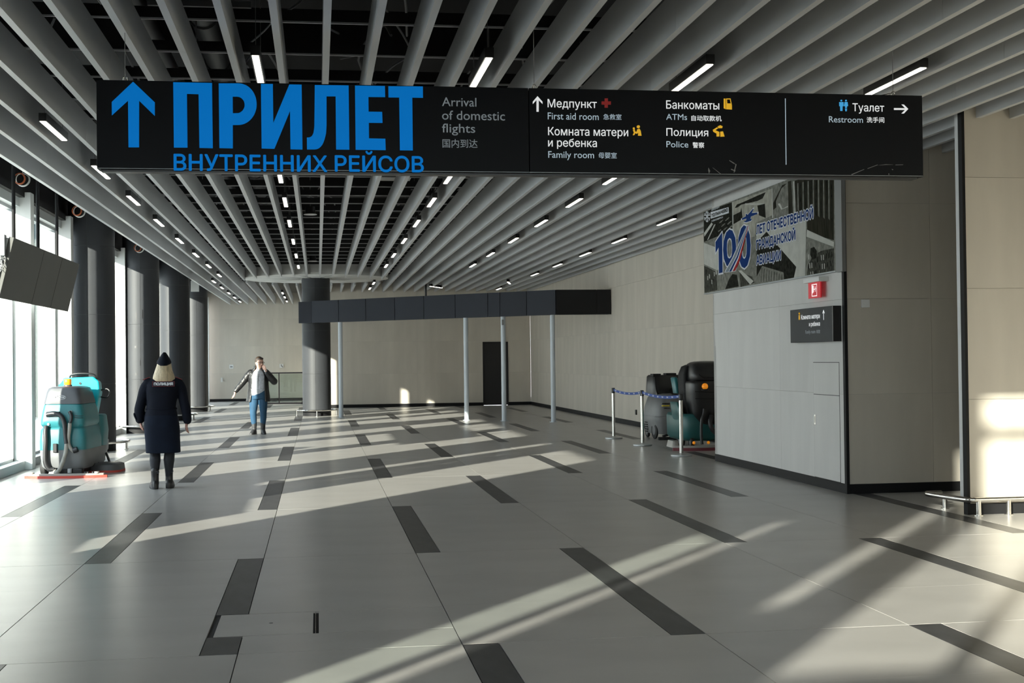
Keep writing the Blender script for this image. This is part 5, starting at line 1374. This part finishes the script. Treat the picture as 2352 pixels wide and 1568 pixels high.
def fuse(parts, name, mat, parent, vox=0.008, sm=6):
    """join several closed shapes into ONE continuous smooth surface"""
    mb = MB()
    for p in parts: mb.add(p.v, p.f)
    me = mb.mesh(name+'_raw', None)
    ob = bpy.data.objects.new(name, me); COL.objects.link(ob)
    r = ob.modifiers.new('r', 'REMESH'); r.mode = 'VOXEL'; r.voxel_size = vox
    s_ = ob.modifiers.new('s', 'SMOOTH'); s_.factor = 0.5; s_.iterations = sm
    dg = bpy.context.evaluated_depsgraph_get()
    m2 = bpy.data.meshes.new_from_object(ob.evaluated_get(dg))
    bpy.data.objects.remove(ob); bpy.data.meshes.remove(me)
    m2.name = name; m2.materials.clear(); m2.materials.append(mat)
    for p in m2.polygons: p.use_smooth = True
    o = bpy.data.objects.new(name, m2); COL.objects.link(o)
    if parent: o.parent = parent
    return o
def limb(pts, rs, n=14, k=5):
    P = smooth_path(pts, k)
    out = []
    for i in range(len(P)):
        f_ = i/k; a = min(int(f_), len(rs)-2); t_ = f_-a
        def g(q): return q if isinstance(q, tuple) else (q, q)
        r0, r1 = g(rs[a]), g(rs[a+1])
        out.append((r0[0]+(r1[0]-r0[0])*t_, r0[1]+(r1[1]-r0[1])*t_))
    m = MB().tube(P, out, n)
    m.ball(P[0], min(out[0])*0.98, 12, 8); m.ball(P[-1], min(out[-1])*0.98, 12, 8)
    return m
def hand(w, d, side, palm=0.085, curl=0.5, width=0.04, thumb=None, fdir=None):
    """w wrist point, d hand direction, side = across the palm; five fingers rooted in the palm"""
    w = Vector(w); d = Vector(d).normalized(); side = Vector(side); side = (side-d*side.dot(d)).normalized(); nrm = d.cross(side)
    parts = []
    parts.append(MB().tube([w-d*0.03, w, w+d*palm*0.5, w+d*palm], [(0.024, 0.024), (0.022, 0.026), (0.016, width), (0.013, width*0.95)], 14) if False else None)
    p = MB()
    for i in range(4):
        u = (i-1.5)/1.5
        p.tube([w, w+d*palm*0.5+side*u*width*0.6, w+d*palm+side*u*width*0.85], [0.017, 0.016, 0.013], 10)
        L = [0.068, 0.078, 0.073, 0.058][i]
        a = w+d*(palm-0.01)+side*u*width*0.85
        q = [a]
        dirn = d.copy()
        for j, fr_ in enumerate((0.42, 0.32, 0.26)):
            ang = curl*(0.5+0.5*j)
            dirn = (dirn*math.cos(ang*0.7)+nrm*math.sin(ang*0.7)).normalized()
            q.append(q[-1]+dirn*L*fr_)
        p.tube(q, [0.0095, 0.009, 0.008, 0.0065], 8)
        p.ball(q[-1], 0.0066, 8, 6)
    th = w+d*0.025-side*width*0.4
    q = [th, th+d*0.03-side*0.022+nrm*0.008, th+d*0.055-side*0.030+nrm*0.018, th+d*0.075-side*0.028+nrm*0.026]
    p.tube(q, [0.014, 0.0115, 0.010, 0.008], 8); p.ball(q[-1], 0.008, 8, 6)
    return p
def headparts(c, s=1.0):
    """head facing -Y at c (centre of skull), returns MB"""
    m = MB()
    m.ball(c, 0.092*s, 20, 14, (0.84, 1.02, 1.12))
    m.ball((c[0], c[1]-0.018*s, c[2]-0.050*s), 0.070*s, 18, 12, (0.86, 0.92, 1.05))
    m.ball((c[0], c[1]-0.045*s, c[2]-0.092*s), 0.034*s, 12, 8, (0.95, 0.9, 0.8))
    m.tube([(c[0], c[1]-0.088*s, c[2]+0.012*s), (c[0], c[1]-0.100*s, c[2]-0.012*s), (c[0], c[1]-0.110*s, c[2]-0.030*s)], [0.009*s, 0.011*s, 0.014*s], 10)
    m.ball((c[0], c[1]-0.104*s, c[2]-0.033*s), 0.014*s, 10, 7, (1.15, 0.9, 0.7))
    for sx in (-1, 1):
        m.ball((c[0]+sx*0.076*s, c[1]+0.012*s, c[2]-0.012*s), 0.026*s, 10, 8, (0.35, 0.75, 1.15))
        m.ball((c[0]+sx*0.03*s, c[1]-0.078*s, c[2]+0.026*s), 0.022*s, 10, 7, (1.1, 0.5, 0.35))
        m.ball((c[0]+sx*0.038*s, c[1]-0.062*s, c[2]-0.03*s), 0.028*s, 10, 7, (0.9, 0.6, 0.8))
    m.ball((c[0], c[1]-0.080*s, c[2]-0.062*s), 0.020*s, 10, 7, (1.2, 0.6, 0.4))
    return m

# ---- policewoman, walking away
t = empty('person', (-1.985, 17.2, 0)); tag(t, 'person in navy police uniform and side cap with blond hair, walking away', 'person')
hd = MB(); hc_ = headparts((0.04, 0.0, 1.545), 0.98); hc_.xf(Matrix.Translation((0.04, 0, 0)) @ Matrix.Rotation(R(180), 4, 'Z') @ Matrix.Translation((-0.04, 0, 0)))
body = [hc_,
 limb([(0.035, 0.0, 1.47), (0.03, 0.01, 1.38)], [0.052, 0.06]),
 MB().loft([(0.78, 0.0, 0, 0.19, 0.13, 2.4), (0.92, 0.0, 0, 0.19, 0.13, 2.4), (1.06, 0.005, 0, 0.15, 0.11, 2.4), (1.22, 0.015, 0, 0.16, 0.115, 2.4), (1.34, 0.02, 0, 0.17, 0.10, 2.4), (1.39, 0.025, 0, 0.11, 0.08, 2)], 24),
 limb([(-0.09, 0, 0.85), (-0.085, 0.02, 0.52), (-0.08, -0.02, 0.42), (-0.075, -0.06, 0.12)], [0.075, 0.04, 0.04, 0.03]),
 limb([(0.09, 0, 0.85), (0.09, 0.03, 0.52), (0.09, 0.02, 0.42), (0.085, 0.02, 0.12)], [0.075, 0.04, 0.04, 0.03]),
 limb([(-0.17, 0, 1.33), (-0.245, 0.01, 1.06), (-0.265, 0.03, 0.86)], [0.05, 0.042, 0.028]),
 limb([(0.21, 0, 1.33), (0.285, 0.0, 1.07), (0.315, -0.02, 0.84)], [0.05, 0.042, 0.028]),
 hand((-0.265, 0.03, 0.86), (0.15, 0.1, -1), (0, 1, 0.0), curl=0.9), hand((0.315, -0.02, 0.84), (-0.05, 0.1, -1), (0, 1, 0), curl=0.6)]
fuse(body, 'body', M['skin_cool'], t, 0.0065, 4)
# legs in tights
for sx, pts in ((-1, [(-0.09, 0, 0.62), (-0.085, 0.02, 0.47), (-0.08, -0.025, 0.36), (-0.078, -0.05, 0.22), (-0.075, -0.06, 0.12)]), (1, [(0.095, 0, 0.62), (0.095, 0.03, 0.47), (0.09, 0.005, 0.36), (0.087, 0.01, 0.22), (0.085, 0.02, 0.12)])):
    fuse([limb(pts, [0.088, 0.066, 0.070, 0.050, 0.040])], 'tights', M['tights'], t, 0.008, 3)
# coat: body with sleeves in one piece
co = [MB().loft([(0.86, 0.0, 0.0, 0.205, 0.155, 2.6), (0.95, 0.0, 0, 0.20, 0.15, 2.6), (1.03, 0.0, 0, 0.18, 0.135, 2.5), (1.12, 0.01, 0, 0.185, 0.135, 2.5), (1.24, 0.015, 0, 0.20, 0.14, 2.5), (1.33, 0.02, 0, 0.205, 0.125, 2.5), (1.385, 0.025, 0, 0.175, 0.10, 2.4), (1.42, 0.03, 0, 0.09, 0.075, 2)], 36),
 limb([(-0.155, 0, 1.345), (-0.205, 0.0, 1.27), (-0.245, 0.01, 1.12), (-0.275, 0.02, 1.0), (-0.27, 0.03, 0.885)], [0.068, 0.068, 0.066, 0.066, 0.060]),
 limb([(0.205, 0, 1.345), (0.25, 0, 1.27), (0.28, -0.01, 1.12), (0.31, -0.02, 0.99), (0.325, -0.02, 0.865)], [0.068, 0.066, 0.062, 0.062, 0.056])]
fuse(co, 'jacket', M['uniform'], t, 0.009, 4)
sk = [MB().loft([(0.455, 0.02, 0, 0.215, 0.155, 2.8), (0.60, 0.015, 0, 0.215, 0.16, 2.8), (0.78, 0.005, 0.0, 0.222, 0.175, 2.6), (0.90, 0.0, 0, 0.208, 0.16, 2.6), (1.02, 0.0, 0, 0.178, 0.13, 2.5)], 40)]
fuse(sk, 'skirt_of_coat', M['skirt'], t, 0.01, 2)
MB().tube([(0.19*math.cos(R(a))+0.0, 0.142*math.sin(R(a)), 1.015+0.008*math.sin(R(a*2))) for a in range(0, 360, 15)], 0.010, 8, closed=True).build('belt', M['uniform'], t, smooth=True)
for sx in (-1, 1):
    x = 0.02+sx*0.20
    MB().obox((x, -0.02, 1.405), (0.9, 0, -0.35*sx*1.0 if sx > 0 else 0.35), (0, 1, 0), (0.35*sx, 0, 0.9), 0.048, 0.022, 0.004).build('shoulder_strap', M['redtrim'], t, bevel=0.002)
MB().tube(smooth_path([(-0.285, 0.02, 0.955), (-0.335, -0.01, 0.96), (-0.315, -0.02, 0.90), (-0.29, 0, 0.87)], 4), 0.011, 8).build('sleeve_flap', M['uniform'], t, smooth=True)
# patch with lettering
pc = empty('back_patch', (0.045, -0.1435, 1.335), parent=t)
MB().box(-0.137, -0.006, -0.033, 0.137, 0.006, 0.033).build('patch', M['redtrim'], pc)
MB().box(-0.133, -0.0075, -0.029, 0.133, 0.0, 0.029).build('patch_field', node_mat('patch_navy', (0.012, 0.01, 0.02), 0.7), pc)
text_obj('ПОЛИЦИЯ', -0.118, 0.118, -0.018, 0.036, M['pwhite'], lambda u, v, w: Vector((u, -0.0085-w, v)), 0.0005, pc, 0.006)
# hair
hr = MB().loft([(1.375, 0.035, -0.035, 0.115, 0.08, 2.4), (1.40, 0.035, -0.03, 0.128, 0.095, 2.4), (1.46, 0.035, -0.015, 0.118, 0.105, 2.3), (1.53, 0.038, -0.005, 0.100, 0.105, 2.2), (1.59, 0.04, 0.0, 0.088, 0.10, 2.1), (1.63, 0.04, 0.0, 0.07, 0.08, 2), (1.655, 0.04, 0.0, 0.03, 0.04, 2)], 40)
for k in range(26):
    a = R(180+180*k/25.0); x = 0.035+0.118*math.cos(a); y = -0.02+0.095*math.sin(a)
    hr.tube(smooth_path([(0.04+0.07*math.cos(a), 0.07*math.sin(a), 1.60), (0.035+0.100*math.cos(a), -0.01+0.10*math.sin(a), 1.50), (x*1.08, y*1.05, 1.41), (x*1.02, y, 1.345+0.03*((k*7) % 5)/5)], 4), [0.012]*12+[0.004], 6)
fuse([hr], 'hair', M['blond'], t, 0.006, 2)
MB().loft([(1.565, 0.042, -0.045, 0.045, 0.09, 2.0), (1.59, 0.042, -0.03, 0.084, 0.115, 2.0), (1.61, 0.042, -0.022, 0.092, 0.122, 2.0), (1.64, 0.042, -0.01, 0.080, 0.125, 2.0), (1.70, 0.044, 0.0, 0.042, 0.115, 2.0), (1.735, 0.046, 0.0, 0.014, 0.09, 2.0), (1.738, 0.046, 0.0, 0.004, 0.05, 2.0)], 28).xf(Matrix.Translation((0, -0.01, 0))).build('side_cap', M['uniform'], t, smooth=True)
MB().tube([(0.046, -0.125, 1.60), (0.046, -0.135, 1.65), (0.047, -0.12, 1.70)], 0.004, 6).build('cap_piping', M['redtrim'], t, smooth=True)
for sx, x, y, a in ((-1, -0.078, -0.07, R(18)), (1, 0.088, 0.01, R(-6))):
    bt_ = [limb([(x, y+0.01, 0.235), (x, y+0.01, 0.15), (x, y+0.0, 0.06)], [0.052, 0.048, 0.050]), MB().loft([(0.0, 0, 0.06, 0.046, 0.125, 2.6), (0.03, 0, 0.06, 0.05, 0.125, 2.6), (0.07, 0, 0.04, 0.047, 0.10, 2.4), (0.10, 0, 0.02, 0.04, 0.07, 2.2)], 28).xf(Matrix.Translation((x, y-0.0, 0)) @ Matrix.Rotation(a, 4, 'Z'))]
    b_ = fuse(bt_, 'ankle_boot', M['leather'], t, 0.006, 3)
    MB().tube([(x+0.02, y-0.045, 0.22), (x+0.055, y-0.05, 0.235), (x+0.06, y-0.05, 0.215), (x+0.03, y-0.045, 0.20)], 0.003, 6, closed=True).build('lace', M['leather'], b_, smooth=True)
MB().tube([(-0.265+0.028*math.cos(R(a)), 0.03+0.028*math.sin(R(a)), 0.845) for a in range(0, 360, 30)], 0.006, 6, closed=True).build('wristband', M['steel'], t, smooth=True)

# ---- man with hand at his face
t = empty('person', (-1.305, 29.45, 0)); tag(t, 'person in open black jacket and blue jeans, one hand raised to the face', 'person')
HC = (0.03, -0.02, 1.585)
hm = headparts(HC, 1.06); hm.xf(Matrix.Translation(HC) @ Matrix.Rotation(R(32), 4, 'Z') @ Matrix.Rotation(R(6), 4, 'X') @ Matrix.Translation((-HC[0], -HC[1], -HC[2])))
RH = (-0.505, -0.06, 0.93); LHw = (0.165, -0.20, 1.41)
body = [hm, limb([(0.01, 0.0, 1.50), (0.0, 0.01, 1.38)], [0.055, 0.062]),
 MB().loft([(0.80, 0.0, 0, 0.165, 0.12, 2.4), (0.95, 0.0, 0, 0.165, 0.125, 2.4), (1.10, 0.0, 0, 0.15, 0.12, 2.4), (1.28, 0.0, 0, 0.17, 0.12, 2.4), (1.38, 0.0, 0, 0.16, 0.095, 2.2), (1.43, 0, 0, 0.08, 0.07, 2)], 24),
 limb([(-0.09, 0, 0.86), (-0.11, -0.03, 0.50), (-0.10, 0.0, 0.14)], [0.09, 0.05, 0.03]), limb([(0.09, 0, 0.86), (0.10, -0.03, 0.50), (0.09, 0.0, 0.14)], [0.09, 0.05, 0.03]),
 limb([(-0.19, 0, 1.37), (-0.335, 0.0, 1.15), RH], [0.05, 0.042, 0.028]), limb([(0.19, 0, 1.36), (0.34, -0.06, 1.16), LHw], [0.05, 0.042, 0.028]),
 hand(RH, (-0.25, -0.2, -1), (0.2, -1, 0.1), curl=0.55), hand(LHw, (-0.42, -0.15, 0.9), (0.7, -0.5, 0.4), curl=0.6, palm=0.07)]
b_ = fuse(body, 'body', M['skin'], t, 0.0065, 3)
mt = Matrix.Translation(HC) @ Matrix.Rotation(R(32), 4, 'Z') @ Matrix.Rotation(R(6), 4, 'X')
fc = MB()
for sx in (-1, 1): fc.ball((sx*0.031, -0.087, 0.010), 0.010, 10, 7)
fc.xf(mt); fc.build('eyes', M['black'], t, smooth=True)
MB().ball((0, -0.092, -0.064), 0.016, 10, 6, (1.4, 0.4, 0.3)).xf(mt).build('mouth', M['redtrim'], t, smooth=True)
gl = MB()
for sx in (-1, 1): gl.tube([(sx*0.034+0.026*math.cos(R(a)), -0.104, 0.008+0.018*math.sin(R(a))) for a in range(0, 360, 20)], 0.003, 6, closed=True); gl.tube([(sx*0.06, -0.104, 0.012), (sx*0.080, -0.05, 0.008), (sx*0.082, 0.01, 0.0)], 0.003, 6)
gl.tube([(-0.009, -0.106, 0.012), (0.009, -0.106, 0.012)], 0.003, 6); gl.xf(mt); gl.build('glasses', M['black'], t, smooth=True)
hr = MB(); hr.ball((0, 0.030, 0.040), 0.098, 20, 12, (0.94, 1.0, 1.0)); hr.ball((0.01, -0.035, 0.092), 0.052, 12, 8, (1.15, 1.0, 0.55)); hr.ball((0, 0.06, -0.03), 0.055, 12, 8, (1.25, 0.8, 1.1))
for sx in (-1, 1): hr.ball((sx*0.074, 0.0, 0.01), 0.026, 8, 6, (0.4, 0.8, 1.3))
cutm = mt; hr.xf(cutm)
fuse([hr], 'hair', M['brown'], t, 0.006, 2)
# shirt, jeans, boots, jacket
fuse([MB().loft([(0.86, -0.03, -0.01, 0.155, 0.125, 2.5), (0.98, -0.01, -0.01, 0.17, 0.14, 2.5), (1.12, 0, -0.01, 0.162, 0.135, 2.5), (1.28, 0, -0.005, 0.178, 0.13, 2.5), (1.385, 0, 0, 0.14, 0.10, 2.3), (1.425, 0.005, 0, 0.075, 0.075, 2), (1.445, 0.008, 0.0, 0.064, 0.066, 2)], 32)], 'shirt', M['shirt'], t, 0.008, 3)
MB().box(-0.004, -0.1475, 0.90, 0.004, -0.138, 1.40).build('shirt_placket', M['cable'], t)
MB().tube([(0.155, -0.185, 1.425), (0.172, -0.19, 1.395)], [0.034, 0.037], 12).build('shirt_cuff', M['shirt'], t, smooth=True)
fuse([MB().loft([(0.78, 0, 0, 0.185, 0.135, 2.5), (0.88, 0, 0, 0.185, 0.14, 2.5), (1.0, 0, 0, 0.165, 0.13, 2.5)], 30),
 limb([(-0.095, 0, 0.84), (-0.105, -0.02, 0.66), (-0.115, -0.03, 0.48), (-0.108, -0.01, 0.34), (-0.10, 0.0, 0.22)], [0.105, 0.096, 0.074, 0.07, 0.056]),
 limb([(0.095, 0, 0.84), (0.10, -0.02, 0.66), (0.105, -0.03, 0.48), (0.10, -0.01, 0.34), (0.09, 0.0, 0.22)], [0.105, 0.096, 0.074, 0.07, 0.056])], 'jeans', M['jeans'], t, 0.008, 3)
for sx, x, a in ((-1, -0.10, R(-22)), (1, 0.09, R(14))):
    fuse([limb([(x, 0.0, 0.25), (x, 0.005, 0.14), (x, 0.01, 0.06)], [0.062, 0.054, 0.052]), MB().loft([(0.0, 0, -0.05, 0.05, 0.135, 2.6), (0.03, 0, -0.05, 0.052, 0.135, 2.6), (0.07, 0, -0.03, 0.048, 0.11, 2.4), (0.11, 0, -0.01, 0.04, 0.07, 2.2)], 28).xf(Matrix.Translation((x, 0, 0)) @ Matrix.Rotation(a, 4, 'Z'))], 'boot', M['boot'], t, 0.006, 2)
def shell(secs, a0, a1, th, n=20):
    """open jacket: arc of ellipse sections from angle a0 to a1"""
    m = MB(); vs = []; k_ = n+1
    for (z, cx, cy_, hx, hy) in secs:
        for off in (0, th):
            for k in range(k_):
                a = R(a0+(a1-a0)*k/n)
                vs.append((cx+(hx-off)*math.cos(a), cy_+(hy-off)*math.sin(a), z))
    fs = []
    for i in range(len(secs)-1):
        b = i*2*k_; c = b+2*k_
        for k in range(n):
            fs.append((b+k, b+k+1, c+k+1, c+k)); fs.append((b+k_+k+1, b+k_+k, c+k_+k, c+k_+k+1))
        fs.append((b, c, c+k_, b+k_)); fs.append((b+n, b+k_+n, c+k_+n, c+n))
    b = 0
    for k in range(n): fs.append((k+1, k, k_+k, k_+k+1))
    b = (len(secs)-1)*2*k_
    for k in range(n): fs.append((b+k, b+k+1, b+k_+k+1, b+k_+k))
    return m.add(vs, fs)
jk = [shell([(0.72, -0.01, 0.02, 0.27, 0.19), (0.85, 0, 0.02, 0.25, 0.18), (1.0, 0, 0.02, 0.23, 0.165), (1.2, 0, 0.01, 0.22, 0.155), (1.33, 0, 0.005, 0.215, 0.14), (1.41, 0, 0.005, 0.15, 0.11), (1.48, 0.005, 0.005, 0.105, 0.10), (1.52, 0.005, 0.01, 0.10, 0.095)], -52, 232, 0.03, 36),
 limb([(-0.165, 0, 1.365), (-0.235, 0, 1.29), (-0.33, -0.01, 1.16), (-0.42, -0.03, 1.05), (-0.485, -0.05, 0.97)], [0.076, 0.078, 0.072, 0.066, 0.055]),
 limb([(0.165, 0, 1.365), (0.235, 0, 1.29), (0.33, -0.05, 1.18), (0.345, -0.08, 1.17), (0.27, -0.13, 1.27), (0.195, -0.175, 1.36)], [0.078, 0.080, 0.078, 0.076, 0.066, 0.054])]
fuse(jk, 'jacket', M['jacket'], t, 0.009, 3)
